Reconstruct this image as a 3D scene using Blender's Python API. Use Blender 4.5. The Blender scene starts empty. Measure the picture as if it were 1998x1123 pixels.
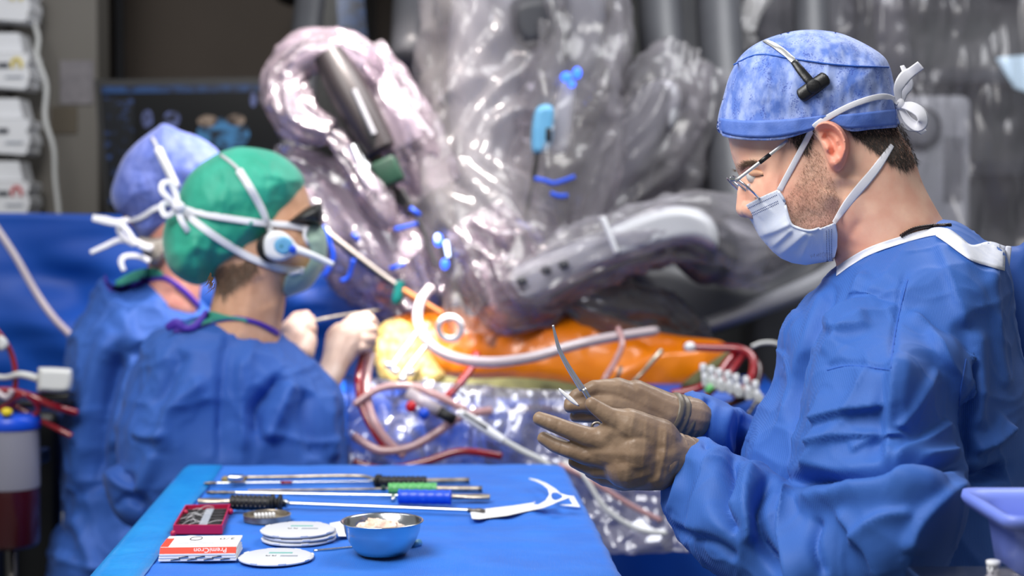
import bpy, bmesh, math, random
import numpy as np
from mathutils import Vector, Matrix
from mathutils.geometry import delaunay_2d_cdt
from mathutils.bvhtree import BVHTree

# ------------------------------------------------------------------ camera, light, exposure
SC = bpy.context.scene
COL = SC.collection
IW, IH = 1998.0, 1123.0
LENS = 55.0
FP = IW * LENS / 36.0
PITCH = math.radians(2.5)
CAM = np.array((0.0, 0.0, 1.43))

cam_d = bpy.data.cameras.new('camera')
cam_d.lens = LENS; cam_d.sensor_width = 36.0; cam_d.clip_start = 0.05; cam_d.clip_end = 60
cam_d.dof.use_dof = True
cam_d.dof.focus_distance = 1.83
cam_d.dof.aperture_fstop = 3.6
cam_o = bpy.data.objects.new('camera', cam_d)
cam_o.location = CAM; cam_o.rotation_euler = (math.pi / 2 - PITCH, 0, 0)
COL.objects.link(cam_o); SC.camera = cam_o

world = bpy.data.worlds.new('room_light'); SC.world = world
world.use_nodes = True
world.node_tree.nodes['Background'].inputs[0].default_value = (0.90, 0.95, 1.0, 1)
world.node_tree.nodes['Background'].inputs[1].default_value = 0.24

def area(name, loc, target, size, power, col=(1, 1, 1), sy=None):
    d = bpy.data.lights.new(name, 'AREA'); d.energy = power; d.color = col
    d.shape = 'RECTANGLE'; d.size = size; d.size_y = sy or size
    o = bpy.data.objects.new(name, d); COL.objects.link(o); o.location = loc
    o.rotation_euler = (Vector(target) - Vector(loc)).to_track_quat('-Z', 'Y').to_euler()
    return o
# ceiling light fields of the operating room and the surgical lamp over the field
area('ceiling_light_field', (-0.9, 0.9, 3.0), (0.1, 2.0, 1.0), 1.3, 74, (1.0, 0.98, 0.95))
area('ceiling_light_field_far', (0.9, 3.2, 3.0), (0.4, 3.6, 0.8), 1.2, 42, (0.97, 0.98, 1.0))
area('ceiling_light_field_left', (-1.3, 2.6, 3.0), (-0.9, 2.7, 1.0), 0.8, 9, (0.97, 0.98, 1.0))
def spot(name, loc, aim, deg, power, blend, col=(1.0, .90, .84), soft=.10):
    d = bpy.data.lights.new(name, 'SPOT'); d.energy = power; d.color = col; d.spot_size = math.radians(deg); d.spot_blend = blend; d.shadow_soft_size = soft
    o = bpy.data.objects.new(name, d); COL.objects.link(o); o.location = loc
    o.rotation_euler = (Vector(aim) - Vector(loc)).to_track_quat('-Z', 'Y').to_euler()
spot('surgical_lamp', (-0.15, 3.05, 2.90), (-0.42, 3.58, 1.45), 42, 500, 1.0)
spot('surgical_lamp_focus', (-0.35, 2.85, 2.80), (-0.20, 3.26, 1.10), 14, 900, 1.0, (1.0, .93, .86))

vs = SC.view_settings
vs.view_transform = 'Standard'; vs.look = 'None'; vs.gamma = 1.0; vs.use_curve_mapping = False
vs.exposure = 0.0
SC.cycles.use_denoising = True
SC.cycles.max_bounces = 8; SC.cycles.transparent_max_bounces = 24
SC.cycles.diffuse_bounces = 3; SC.cycles.glossy_bounces = 4; SC.cycles.transmission_bounces = 6
SC.cycles.sample_clamp_indirect = 4.0
SC.cycles.caustics_reflective = False; SC.cycles.caustics_refractive = False

# ------------------------------------------------------------------ pixel <-> room
_up = np.array((0, math.sin(PITCH), math.cos(PITCH)))
_fw = np.array((0, math.cos(PITCH), -math.sin(PITCH)))
_rt = np.array((1.0, 0, 0))
def rays(px, py):
    a = (np.asarray(px, float) - IW / 2) / FP; b = (IH / 2 - np.asarray(py, float)) / FP
    return a[..., None] * _rt + b[..., None] * _up + _fw
def P(px, py, Y):
    d = rays(px, py); return CAM + d * (Y / d[..., 1])[..., None] if np.ndim(px) else CAM + d * (Y / d[1])
def PZ(px, py, z):
    d = rays(px, py); return CAM + d * ((z - CAM[2]) / d[2])
def proj(v):
    q = np.asarray(v) - CAM; dz = q @ _fw
    return IW / 2 + FP * (q @ _rt) / dz, IH / 2 - FP * (q @ _up) / dz
def nrm(v):
    v = np.asarray(v, float); return v / (np.linalg.norm(v) + 1e-12)

# ------------------------------------------------------------------ noise
def _hash(ix, iy, iz, seed):
    h = (ix * 374761393 + iy * 668265263 + iz * 2147483647 + seed * 974711) & 0xffffffff
    h = ((h ^ (h >> 13)) * 1274126177) & 0xffffffff
    return ((h ^ (h >> 16)) & 0xffff) / 65535.0
def vn(p, seed=0):
    p = np.asarray(p, float); i = np.floor(p).astype(np.int64); f = p - i; f = f * f * (3 - 2 * f)
    r = 0
    for dx in (0, 1):
        for dy in (0, 1):
            for dz in (0, 1):
                w = (f[:, 0] if dx else 1 - f[:, 0]) * (f[:, 1] if dy else 1 - f[:, 1]) * (f[:, 2] if dz else 1 - f[:, 2])
                r = r + w * _hash(i[:, 0] + dx, i[:, 1] + dy, i[:, 2] + dz, seed)
    return r * 2 - 1
def fbm(p, o=3, seed=0):
    r = 0; a = 1.0; p = np.asarray(p, float)
    for k in range(o): r = r + a * vn(p * 2 ** k, seed + k); a *= .5
    return r
def ridged(p, o=2, seed=0):
    r = 0; a = 1.0; p = np.asarray(p, float)
    for k in range(o): r = r + a * (1 - 2 * np.abs(vn(p * 2 ** k, seed + k))); a *= .5
    return r

# ------------------------------------------------------------------ objects
def worldloc(o):
    v = Vector((0, 0, 0))
    while o is not None: v = v + o.location; o = o.parent
    return v
def mk(name, verts, faces, mat, parent=None, smooth=True, sharp=None):
    verts = np.asarray(verts, float)
    if parent is not None: verts = verts - np.array(worldloc(parent))
    me = bpy.data.meshes.new(name); me.from_pydata(verts.tolist(), [], faces)
    me.update()
    if smooth: me.polygons.foreach_set('use_smooth', [True] * len(me.polygons))
    if sharp: 
        try: me.set_sharp_from_angle(angle=math.radians(sharp))
        except Exception: pass
    if mat is not None: me.materials.append(mat)
    o = bpy.data.objects.new(name, me); COL.objects.link(o)
    if parent is not None: o.parent = parent
    bm = bmesh.new(); bm.from_mesh(me); bmesh.ops.recalc_face_normals(bm, faces=bm.faces); bm.to_mesh(me); bm.free()
    return o
def tag(o, label, cat, group=None, kind=None):
    if label: o['label'] = label
    if cat: o['category'] = cat
    if group: o['group'] = group
    if kind: o['kind'] = kind
    return o
def thing(name, loc, label, cat, group=None):
    o = bpy.data.objects.new(name, None); COL.objects.link(o); o.location = tuple(loc); o.empty_display_size = .05
    return tag(o, label, cat, group)
def struct(o): o['kind'] = 'structure'; return o
def cat_mesh(parts):
    V = []; F = []; n = 0
    for v, f in parts:
        v = np.asarray(v); V.append(v); F += [tuple(i + n for i in q) for q in f]; n += len(v)
    return np.vstack(V), F

# splines
def spl(pts, n=8, closed=False):
    p = np.asarray(pts, float); m = len(p)
    out = []
    for i in range(m if closed else m - 1):
        if closed: a, b, c, d = p[(i - 1) % m], p[i], p[(i + 1) % m], p[(i + 2) % m]
        else: a, b, c, d = p[max(i - 1, 0)], p[i], p[i + 1], p[min(i + 2, m - 1)]
        for t in np.linspace(0, 1, n, endpoint=False):
            out.append(.5 * (2 * b + (c - a) * t + (2 * a - 5 * b + 4 * c - d) * t * t + (3 * b - a - 3 * c + d) * t ** 3))
    if not closed: out.append(p[-1])
    return np.array(out)
def resample(p, step, closed=False):
    p = np.asarray(p, float); q = np.vstack([p, p[:1]]) if closed else p
    s = np.r_[0, np.cumsum(np.linalg.norm(np.diff(q, axis=0), axis=1))]
    n = max(3, int(round(s[-1] / step)))
    t = np.linspace(0, s[-1], n, endpoint=not closed)
    return np.stack([np.interp(t, s, q[:, k]) for k in range(q.shape[1])], 1)
def inside(poly, pts):
    x, y = pts[:, 0], pts[:, 1]; r = np.zeros(len(pts), bool)
    a = poly; b = np.roll(poly, -1, 0)
    for (x0, y0), (x1, y1) in zip(a, b):
        if y0 == y1: continue
        c = ((y0 > y) != (y1 > y)) & (x < (x1 - x0) * (y - y0) / (y1 - y0) + x0)
        r ^= c
    return r
def polydist(pts, line, closed=False):
    """distance, signed side and arc fraction of pts to a polyline"""
    a = line if closed else line[:-1]; b = np.roll(line, -1, 0) if closed else line[1:]
    best = np.full(len(pts), 1e9); side = np.ones(len(pts)); fr = np.zeros(len(pts)); m = len(a)
    for k in range(m):
        d = b[k] - a[k]; L = d @ d + 1e-9
        t = np.clip(((pts - a[k]) @ d) / L, 0, 1); q = pts - (a[k] + t[:, None] * d)
        dd = np.sqrt((q * q).sum(1)); w = dd < best
        best[w] = dd[w]; fr[w] = (k + t[w]) / m
        side[w] = np.sign(d[0] * q[w, 1] - d[1] * q[w, 0])
    return best, side, fr
def folds(pts, specs):
    """each fold: (polyline in px, amplitude m, width px on its right, width px on its left)"""
    h = np.zeros(len(pts))
    for f in specs:
        line, amp, w1 = f[0], f[1], f[2]; w2 = f[3] if len(f) > 3 else w1
        ln = spl(line, 5) if len(line) > 2 else np.asarray(line, float)
        d, s, fr = polydist(pts, ln)
        w = np.where(s > 0, w1, w2)
        h += amp * np.exp(-(d / w) ** 2 if w1 == w2 else -(d / w) ** 1.5) * np.clip(np.minimum(fr, 1 - fr) * 6 + .15, 0, 1)
    return h

def inflate(outline, Y, tf, tb, R, step=6, bend=None, fold=None, noise=None, p=2.0, smooth=True, n=None, closed_spl=True, holes=(), ctr=None, edge=0.0, dline=None, floorpx=None):
    """solid body from a side outline (px): a middle surface at depth Y (bent by control points), swollen by tf towards
    the camera side and tb away. Returns verts, faces."""
    ol = spl(outline, 6, True) if closed_spl else np.asarray(outline, float)
    ol = resample(ol, step, True)
    hs = [resample(spl(h, 6, True), step, True) for h in holes]
    lo, hi = ol.min(0), ol.max(0)
    gx, gy = np.meshgrid(np.arange(lo[0], hi[0], step), np.arange(lo[1], hi[1], step * .87))
    gx = gx + (np.arange(gx.shape[0]) % 2)[:, None] * step * .5
    g = np.stack([gx.ravel(), gy.ravel()], 1); g = g[inside(ol, g)]
    d0, _, _ = polydist(g, ol, True)
    for h in hs:
        dh, _, _ = polydist(g, h, True); ins = inside(h, g); dh[ins] = -1; d0 = np.minimum(d0, dh)
    k = d0 > step * .55; g = g[k]; d0 = d0[k]
    rings = [ol] + hs
    pts = np.vstack(rings + [g]); d = np.r_[np.zeros(sum(len(r) for r in rings)), d0]
    ed = []; b = 0
    for r in rings:
        ed += [(b + i, b + (i + 1) % len(r)) for i in range(len(r))]; b += len(r)
    v2, _, fc, orig, _, _ = delaunay_2d_cdt([Vector(q) for q in pts], ed, [], 2 if hs else 1, 1e-4)
    v2 = np.array([tuple(v) for v in v2])
    idx = np.array([o[0] if o else 0 for o in orig]); db = d[idx]; isb = db <= 1e-6; dd = db
    if dline is not None: dd, _, _ = polydist(v2, resample(spl(dline, 6), step)); dd = np.where((dd < step * .6) | (isb & (dd < step * 2)), 0, dd)
    if hs:
        cen = np.array([v2[list(f)].mean(0) for f in fc]); ok = inside(ol, cen)
        for h in hs: ok &= ~inside(h, cen)
        fc = [f for f, o in zip(fc, ok) if o]
    c = np.asarray(ctr, float) if ctr is not None else (lo + hi) / 2
    C0 = P(c[0], c[1], Y)
    nn = nrm(n) if n is not None else nrm(rays(c[0], c[1]))
    dr = rays(v2[:, 0], v2[:, 1])
    M = CAM + dr * (((C0 - CAM) @ nn) / (dr @ nn))[:, None]
    pxm = Y / FP
    s = np.clip(dd / R, 0, 1); prof = (1 - (1 - s) ** p) ** (1 / p)
    off = np.zeros(len(v2))
    if bend is not None:
        bp = np.array(bend, float); w = 1 / (((v2[:, None, :] - bp[None, :, :2]) ** 2).sum(2) + 400.0) ** 1.5
        off = (w * bp[None, :, 2]).sum(1) / w.sum(1)
    mid = M + nn * off[:, None]
    h = tf * prof + edge
    mask = np.clip(db / (step * 3), 0, 1) if dline is None else np.clip(dd / (step * 4), 0, 1)
    if fold: h = h + folds(v2, fold) * mask
    if noise is not None: h = h + noise(v2, mid) * mask
    front = mid - nn * h[:, None]; back = mid + nn * (tb * prof + edge)[:, None]
    N = len(v2); bi = np.full(N, -1); nb = 0; bv = []
    for i in range(N):
        if isb[i] and edge == 0.0 and prof[i] < 1e-6: bi[i] = i
        else: bi[i] = N + nb; nb += 1; bv.append(back[i])
    V = np.vstack([front, np.array(bv)]) if nb else front
    F = [tuple(f) for f in fc] + [tuple(int(bi[i]) for i in reversed(f)) for f in fc]
    es = set()
    for f in fc:
        for a, b2 in zip(f, list(f[1:]) + [f[0]]): es.add((a, b2))
    for (a, b2) in es:
        if (b2, a) not in es and (bi[a] != a or bi[b2] != b2):
            q = [b2, a]
            if bi[a] != a: q.append(int(bi[a]))
            if bi[b2] != b2: q.append(int(bi[b2]))
            F.append(tuple(q))
    return V, F

def frames(pts):
    pts = np.asarray(pts, float); T = np.gradient(pts, axis=0); T = T / (np.linalg.norm(T, axis=1)[:, None] + 1e-12)
    ref = np.array((0, 0, 1.0)) if abs(T[0][2]) < .9 else np.array((0, 1.0, 0))
    N = []; n = nrm(np.cross(np.cross(T[0], ref), T[0]))
    for t in T:
        n = nrm(n - t * (n @ t)); N.append(n)
    N = np.array(N); return T, N, np.cross(T, N)
def tube(pts, r, sides=10, smooth=6, flat=None, nref=None, caps=True, noise=None, closed=False):
    """swept tube; r scalar or per control point (or (a,b) pairs: half width along side / normal)"""
    pts = np.asarray(pts, float); m = len(pts)
    r = np.asarray(r, float)
    if r.ndim == 0: r = np.full(m, float(r))
    if r.ndim == 1: r = np.stack([r, r], 1)
    if len(r) != m: r = np.stack([np.interp(np.linspace(0, 1, m), np.linspace(0, 1, len(r)), r[:, k]) for k in (0, 1)], 1)
    if flat is not None: r = np.stack([r[:, 0], np.full(m, flat)], 1)
    if smooth and m > 2:
        q = spl(np.hstack([pts, r]), smooth, closed); pts, r = q[:, :3], np.maximum(q[:, 3:5], 1e-5)
    T, N, B = frames(pts)
    if closed: 
        T = np.roll(pts, -1, 0) - np.roll(pts, 1, 0); T /= np.linalg.norm(T, axis=1)[:, None]
    if nref is not None:
        nr = np.asarray(nref, float)
        nr = np.broadcast_to(nr, T.shape) if nr.ndim == 1 else np.stack([np.interp(np.linspace(0, 1, len(T)), np.linspace(0, 1, len(nr)), nr[:, k]) for k in range(3)], 1)
        N = nr - T * (nr * T).sum(1)[:, None]; N = N / (np.linalg.norm(N, axis=1)[:, None] + 1e-12); B = np.cross(T, N)
    a = np.linspace(0, 2 * math.pi, sides, endpoint=False); ca, sa = np.cos(a), np.sin(a)
    V = pts[:, None, :] + B[:, None, :] * (ca[None, :, None] * r[:, 0][:, None, None]) + N[:, None, :] * (sa[None, :, None] * r[:, 1][:, None, None])
    if noise is not None:
        D = V - pts[:, None, :]; D = D / (np.linalg.norm(D, axis=2)[..., None] + 1e-9)
        V = V + D * noise(V.reshape(-1, 3)).reshape(V.shape[0], V.shape[1], 1)
    n = len(pts); F = []
    for i in range(n if closed else n - 1):
        for j in range(sides):
            k = (j + 1) % sides; i2 = (i + 1) % n
            F.append((i * sides + j, i * sides + k, i2 * sides + k, i2 * sides + j))
    V = V.reshape(-1, 3)
    if caps and not closed:
        V = np.vstack([V, pts[:1], pts[-1:]]); c0 = len(V) - 2
        F += [(c0, (j + 1) % sides, j) for j in range(sides)] + [(c0 + 1, (n - 1) * sides + j, (n - 1) * sides + (j + 1) % sides) for j in range(sides)]
    return V, F
def capsule(a, b, ra, rb, sides=12):
    a = np.asarray(a, float); b = np.asarray(b, float); L = np.linalg.norm(b - a) + 1e-9; t = (b - a) / L
    pts = []; rr = []
    for k in np.linspace(-1, 0, 5): pts.append(a + t * k * ra); rr.append(ra * math.sqrt(max(0.0, 1 - k * k)) + 1e-5)
    for k in np.linspace(0, 1, 5): pts.append(b + t * k * rb); rr.append(rb * math.sqrt(max(0.0, 1 - k * k)) + 1e-5)
    return tube(pts, rr, sides, smooth=0)
def chain(pts, rr, sides=12):
    return [capsule(pts[i], pts[i + 1], rr[i], rr[i + 1], sides) for i in range(len(pts) - 1)]
def ellipsoid(c, r, ax=None, seg=20, rings=12):
    th = np.linspace(0, math.pi, rings + 1)[1:-1]; ph = np.linspace(0, 2 * math.pi, seg, endpoint=False)
    V = [np.array((0, 0, 1.0))] + [np.array((math.sin(t) * math.cos(q), math.sin(t) * math.sin(q), math.cos(t))) for t in th for q in ph] + [np.array((0, 0, -1.0))]
    V = np.array(V) * np.asarray(r); R = np.eye(3) if ax is None else np.asarray(ax).T
    V = V @ R.T + np.asarray(c); n = len(th); F = []
    for j in range(seg):
        k = (j + 1) % seg; F.append((0, 1 + j, 1 + k)); F.append((len(V) - 1, 1 + (n - 1) * seg + k, 1 + (n - 1) * seg + j))
        for i in range(n - 1): F.append((1 + i * seg + j, 1 + (i + 1) * seg + j, 1 + (i + 1) * seg + k, 1 + i * seg + k))
    return V, F
def lathe(prof, c, seg=40, axis=(0, 0, 1), wob=None):
    ax = nrm(axis); u = nrm(np.cross(ax, (0, 1, 0.01) if abs(ax[1]) < .9 else (1, 0, 0))); w = np.cross(ax, u)
    a = np.linspace(0, 2 * math.pi, seg, endpoint=False)
    V = []; F = []
    for r, z in prof:
        for q in a: V.append(np.asarray(c) + ax * z + (u * math.cos(q) + w * math.sin(q)) * r)
    for i in range(len(prof) - 1):
        for j in range(seg):
            k = (j + 1) % seg; F.append((i * seg + j, i * seg + k, (i + 1) * seg + k, (i + 1) * seg + j))
    return np.array(V), F
def rbox(c, size, bevel=0.004, ax=None, seg=3):
    """bevelled box; ax = three orthonormal axes (rows)"""
    bm = bmesh.new(); bmesh.ops.create_cube(bm, size=1.0)
    for v in bm.verts: v.co = Vector((v.co.x * size[0], v.co.y * size[1], v.co.z * size[2]))
    if bevel: bmesh.ops.bevel(bm, geom=bm.edges[:], offset=min(bevel, min(size) * .49), segments=seg, affect='EDGES', profile=.5)
    bm.verts.ensure_lookup_table()
    V = np.array([tuple(v.co) for v in bm.verts]); F = [tuple(v.index for v in f.verts) for f in bm.faces]; bm.free()
    if ax is not None: V = V @ np.asarray(ax, float)
    return V + np.asarray(c), F
def axes(xdir, up=(0, 0, 1)):
    x = nrm(xdir); y = nrm(np.cross(up, x)); return np.array([x, y, np.cross(x, y)])
def prism(poly, n, th):
    """flat plate: poly = 3D points of one face, n thickness direction"""
    poly = np.asarray(poly, float); m = len(poly); n = nrm(n)
    V = np.vstack([poly, poly + n * th]); F = [tuple(range(m))[::-1], tuple(range(m, 2 * m))] + [(i, (i + 1) % m, m + (i + 1) % m, m + i) for i in range(m)]
    return V, F
def sheet(pts2, th):
    """grid (a,b,3) of points -> thin closed sheet with thickness th"""
    a, b, _ = pts2.shape
    du = np.gradient(pts2, axis=0); dv = np.gradient(pts2, axis=1); n = np.cross(du, dv); n /= np.linalg.norm(n, axis=2)[..., None] + 1e-12
    V = np.vstack([(pts2 + n * th / 2).reshape(-1, 3), (pts2 - n * th / 2).reshape(-1, 3)]); N = a * b; F = []
    for i in range(a - 1):
        for j in range(b - 1):
            q = (i * b + j, i * b + j + 1, (i + 1) * b + j + 1, (i + 1) * b + j); F.append(q); F.append(tuple(N + k for k in reversed(q)))
    e = [(i * b, (i + 1) * b) for i in range(a - 1)] + [((i + 1) * b + b - 1, i * b + b - 1) for i in range(a - 1)] + [(j + 1, j) for j in range(b - 1)] + [((a - 1) * b + j, (a - 1) * b + j + 1) for j in range(b - 1)]
    F += [(p_, q_, N + q_, N + p_) for p_, q_ in e]
    return V, F
def fuse(parts, voxel, smooth=4, fac=.5):
    """one continuous skin around overlapping volumes"""
    V, F = cat_mesh(parts); me = bpy.data.meshes.new('tmp'); me.from_pydata([tuple(v) for v in V], [], [tuple(int(i) for i in f) for f in F]); me.update()
    o = bpy.data.objects.new('tmp', me); COL.objects.link(o)
    m = o.modifiers.new('r', 'REMESH'); m.mode = 'VOXEL'; m.voxel_size = voxel
    if smooth:
        s = o.modifiers.new('s', 'SMOOTH'); s.factor = fac; s.iterations = smooth
    dg = bpy.context.evaluated_depsgraph_get(); e = o.evaluated_get(dg); m2 = e.to_mesh()
    n = len(m2.vertices); co = np.empty(n * 3); m2.vertices.foreach_get('co', co); FF = [tuple(p_.vertices) for p_ in m2.polygons]
    e.to_mesh_clear(); bpy.data.objects.remove(o); bpy.data.meshes.remove(me)
    return co.reshape(-1, 3), FF
class Surf:
    """find the near side of a mesh along a pixel's ray, to lay straps and seams on it"""
    def __init__(s, *vf):
        V, F = cat_mesh(vf); s.t = BVHTree.FromPolygons(V.tolist(), F)
    def on(s, px, py, off=0.0, Y=None):
        d = nrm(rays(px, py)); h = s.t.ray_cast(Vector(CAM), Vector(d))
        if h[0] is None: return P(px, py, Y if Y else 1.85)
        return np.array(h[0]) - d * off
    def line(s, pts, off=0.0, Y=None, step=8):
        q = resample(spl(pts, 6) if len(pts) > 2 else np.asarray(pts, float), step)
        return np.array([s.on(a, b, off, Y) for a, b in q])
def patch(surf, top, bot, off, nv=6, step=6, th=.0008, Y=None):
    """strip of cloth laid on a surface between two pixel lines"""
    a = resample(spl(top, 6) if len(top) > 2 else np.asarray(top, float), step); b = spl(bot, 6) if len(bot) > 2 else np.asarray(bot, float)
    s_ = np.r_[0, np.cumsum(np.linalg.norm(np.diff(b, axis=0), axis=1))]; t = np.linspace(0, s_[-1], len(a)); b = np.stack([np.interp(t, s_, b[:, k]) for k in (0, 1)], 1)
    g = np.array([[surf.on(*(a[i] * (1 - v) + b[i] * v), off, Y) for v in np.linspace(0, 1, nv)] for i in range(len(a))])
    return sheet(g, th)
def ribbon(pts, w, th=.0006, nref=None, smooth=6):
    return tube(pts, w, 8, smooth, flat=th, nref=np.array((0, -1., 0)) if nref is None else nref)
def strands(surf, poly, n, length, ang, wid, seed=0, off=.0004, lift=.0012, jit=.35):
    r = np.random.default_rng(seed); poly = np.asarray(poly, float); lo, hi = poly.min(0), poly.max(0); V = []; F = []
    while len(V) < 3 * n:
        q = lo + r.random(2) * (hi - lo)
        if not inside(poly, q[None])[0]: continue
        a = math.radians(ang(q) if callable(ang) else ang) + r.normal(0, jit); l = length * r.uniform(.6, 1.2)
        p0 = surf.on(q[0], q[1], off); p1 = surf.on(q[0] + math.cos(a) * l, q[1] - math.sin(a) * l, lift)
        if np.linalg.norm(p1 - p0) > .04: continue
        d = nrm(np.cross(p1 - p0, rays(q[0], q[1]))) * wid; k = len(V); V += [p0 - d, p0 + d, p1]; F.append((k, k + 1, k + 2))
    return np.array(V), F
def paint(o, fn, name='mask'):
    """vertex value 0..1 by position (px,py,world) -> what is coloured differently on the thing itself"""
    me = o.data; n = len(me.vertices); co = np.empty(n * 3); me.vertices.foreach_get('co', co); co = co.reshape(-1, 3) + np.array(worldloc(o))
    px, py = proj(co); v = np.clip(fn(px, py, co), 0, 1)
    at = me.color_attributes.new(name, 'FLOAT_COLOR', 'POINT'); at.data.foreach_set('color', np.stack([v, v, v, np.ones(n)], 1).ravel().astype(np.float32))

# ------------------------------------------------------------------ materials
def lin(c):
    if isinstance(c, str): c = tuple(int(c[i:i + 2], 16) for i in (0, 2, 4))
    c = [x / 255.0 for x in c]
    return tuple((x / 12.92 if x <= .04045 else ((x + .055) / 1.055) ** 2.4) for x in c) + (1.0,)
def mat(name, col, rough=.5, metal=0.0, var=None, vscale=20, bump=0.0, bscale=300, bdist=.002, spec=.5, sss=0.0, sheen=0.0, emit=None, estr=0.0,
        stretch=None, wave=None, mask=None, mcol=None, mnoise=None, alpha=None, trans=0.0, coat=0.0, vor=None):
    m = bpy.data.materials.new(name); m.use_nodes = True; nt = m.node_tree; N = nt.nodes; L = nt.links
    b = N['Principled BSDF']; b.inputs['Base Color'].default_value = lin(col); b.inputs['Roughness'].default_value = rough
    b.inputs['Metallic'].default_value = metal; b.inputs['Specular IOR Level'].default_value = spec
    if sss: b.inputs['Subsurface Weight'].default_value = sss; b.inputs['Subsurface Radius'].default_value = (.012, .004, .002); b.inputs['Subsurface Scale'].default_value = .6
    if sheen: b.inputs['Sheen Weight'].default_value = sheen; b.inputs['Sheen Roughness'].default_value = .5
    if emit: b.inputs['Emission Color'].default_value = lin(emit); b.inputs['Emission Strength'].default_value = estr
    if trans: b.inputs['Transmission Weight'].default_value = trans
    if coat: b.inputs['Coat Weight'].default_value = coat
    if alpha is not None: b.inputs['Alpha'].default_value = alpha
    tc = N.new('ShaderNodeTexCoord'); vec = tc.outputs['Object']
    if stretch:
        mp = N.new('ShaderNodeMapping'); mp.inputs['Scale'].default_value = stretch; L.new(vec, mp.inputs[0]); vec = mp.outputs[0]
    cur = None
    if var:
        tx = N.new('ShaderNodeTexNoise'); tx.inputs['Scale'].default_value = vscale; tx.inputs['Detail'].default_value = 4; L.new(vec, tx.inputs['Vector'])
        rp = N.new('ShaderNodeValToRGB'); rp.color_ramp.elements[0].position = .36; rp.color_ramp.elements[1].position = .66
        rp.color_ramp.elements[0].color = lin(var); rp.color_ramp.elements[1].color = lin(col); L.new(tx.outputs[0], rp.inputs[0]); cur = rp.outputs[0]
    if vor:
        tx = N.new('ShaderNodeTexVoronoi'); tx.inputs['Scale'].default_value = vor[0]; L.new(vec, tx.inputs['Vector'])
        rp = N.new('ShaderNodeValToRGB'); rp.color_ramp.elements[0].position = vor[2]; rp.color_ramp.elements[1].position = vor[3]
        rp.color_ramp.elements[0].color = lin(vor[1]); rp.color_ramp.elements[1].color = (1, 1, 1, 1); L.new(tx.outputs['Distance'], rp.inputs[0])
        mx = N.new('ShaderNodeMix'); mx.data_type = 'RGBA'; mx.blend_type = 'MULTIPLY'; mx.inputs[0].default_value = 1
        if cur is None: mx.inputs[6].default_value = lin(col)
        else: L.new(cur, mx.inputs[6])
        L.new(rp.outputs[0], mx.inputs[7]); cur = mx.outputs[2]
    if mask:
        at = N.new('ShaderNodeAttribute'); at.attribute_name = mask; fac = at.outputs['Fac']
        if mnoise:
            tx = N.new('ShaderNodeTexNoise'); tx.inputs['Scale'].default_value = mnoise; tx.inputs['Detail'].default_value = 3; L.new(vec, tx.inputs['Vector'])
            rp = N.new('ShaderNodeMapRange'); rp.inputs[1].default_value = .35; rp.inputs[2].default_value = .65; rp.inputs[3].default_value = .25; rp.inputs[4].default_value = 1.0
            L.new(tx.outputs[0], rp.inputs[0]); mm = N.new('ShaderNodeMath'); mm.operation = 'MULTIPLY'; L.new(fac, mm.inputs[0]); L.new(rp.outputs[0], mm.inputs[1]); fac = mm.outputs[0]
        mx = N.new('ShaderNodeMix'); mx.data_type = 'RGBA'; L.new(fac, mx.inputs[0])
        if cur is None: mx.inputs[6].default_value = lin(col)
        else: L.new(cur, mx.inputs[6])
        mx.inputs[7].default_value = lin(mcol); cur = mx.outputs[2]
    if cur is not None: L.new(cur, b.inputs['Base Color'])
    if bump:
        tx = N.new('ShaderNodeTexNoise'); tx.inputs['Scale'].default_value = bscale; tx.inputs['Detail'].default_value = 3; L.new(vec, tx.inputs['Vector'])
        bp = N.new('ShaderNodeBump'); bp.inputs['Strength'].default_value = bump; bp.inputs['Distance'].default_value = bdist; L.new(tx.outputs[0], bp.inputs['Height'])
        nout = bp.outputs[0]
        if wave:
            w = N.new('ShaderNodeTexWave'); w.inputs['Scale'].default_value = wave; w.inputs['Distortion'].default_value = 1.0; L.new(vec, w.inputs['Vector'])
            b2 = N.new('ShaderNodeBump'); b2.inputs['Strength'].default_value = bump; b2.inputs['Distance'].default_value = bdist; L.new(w.outputs[0], b2.inputs['Height']); L.new(nout, b2.inputs['Normal']); nout = b2.outputs[0]
        L.new(nout, b.inputs['Normal'])
    return m
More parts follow.
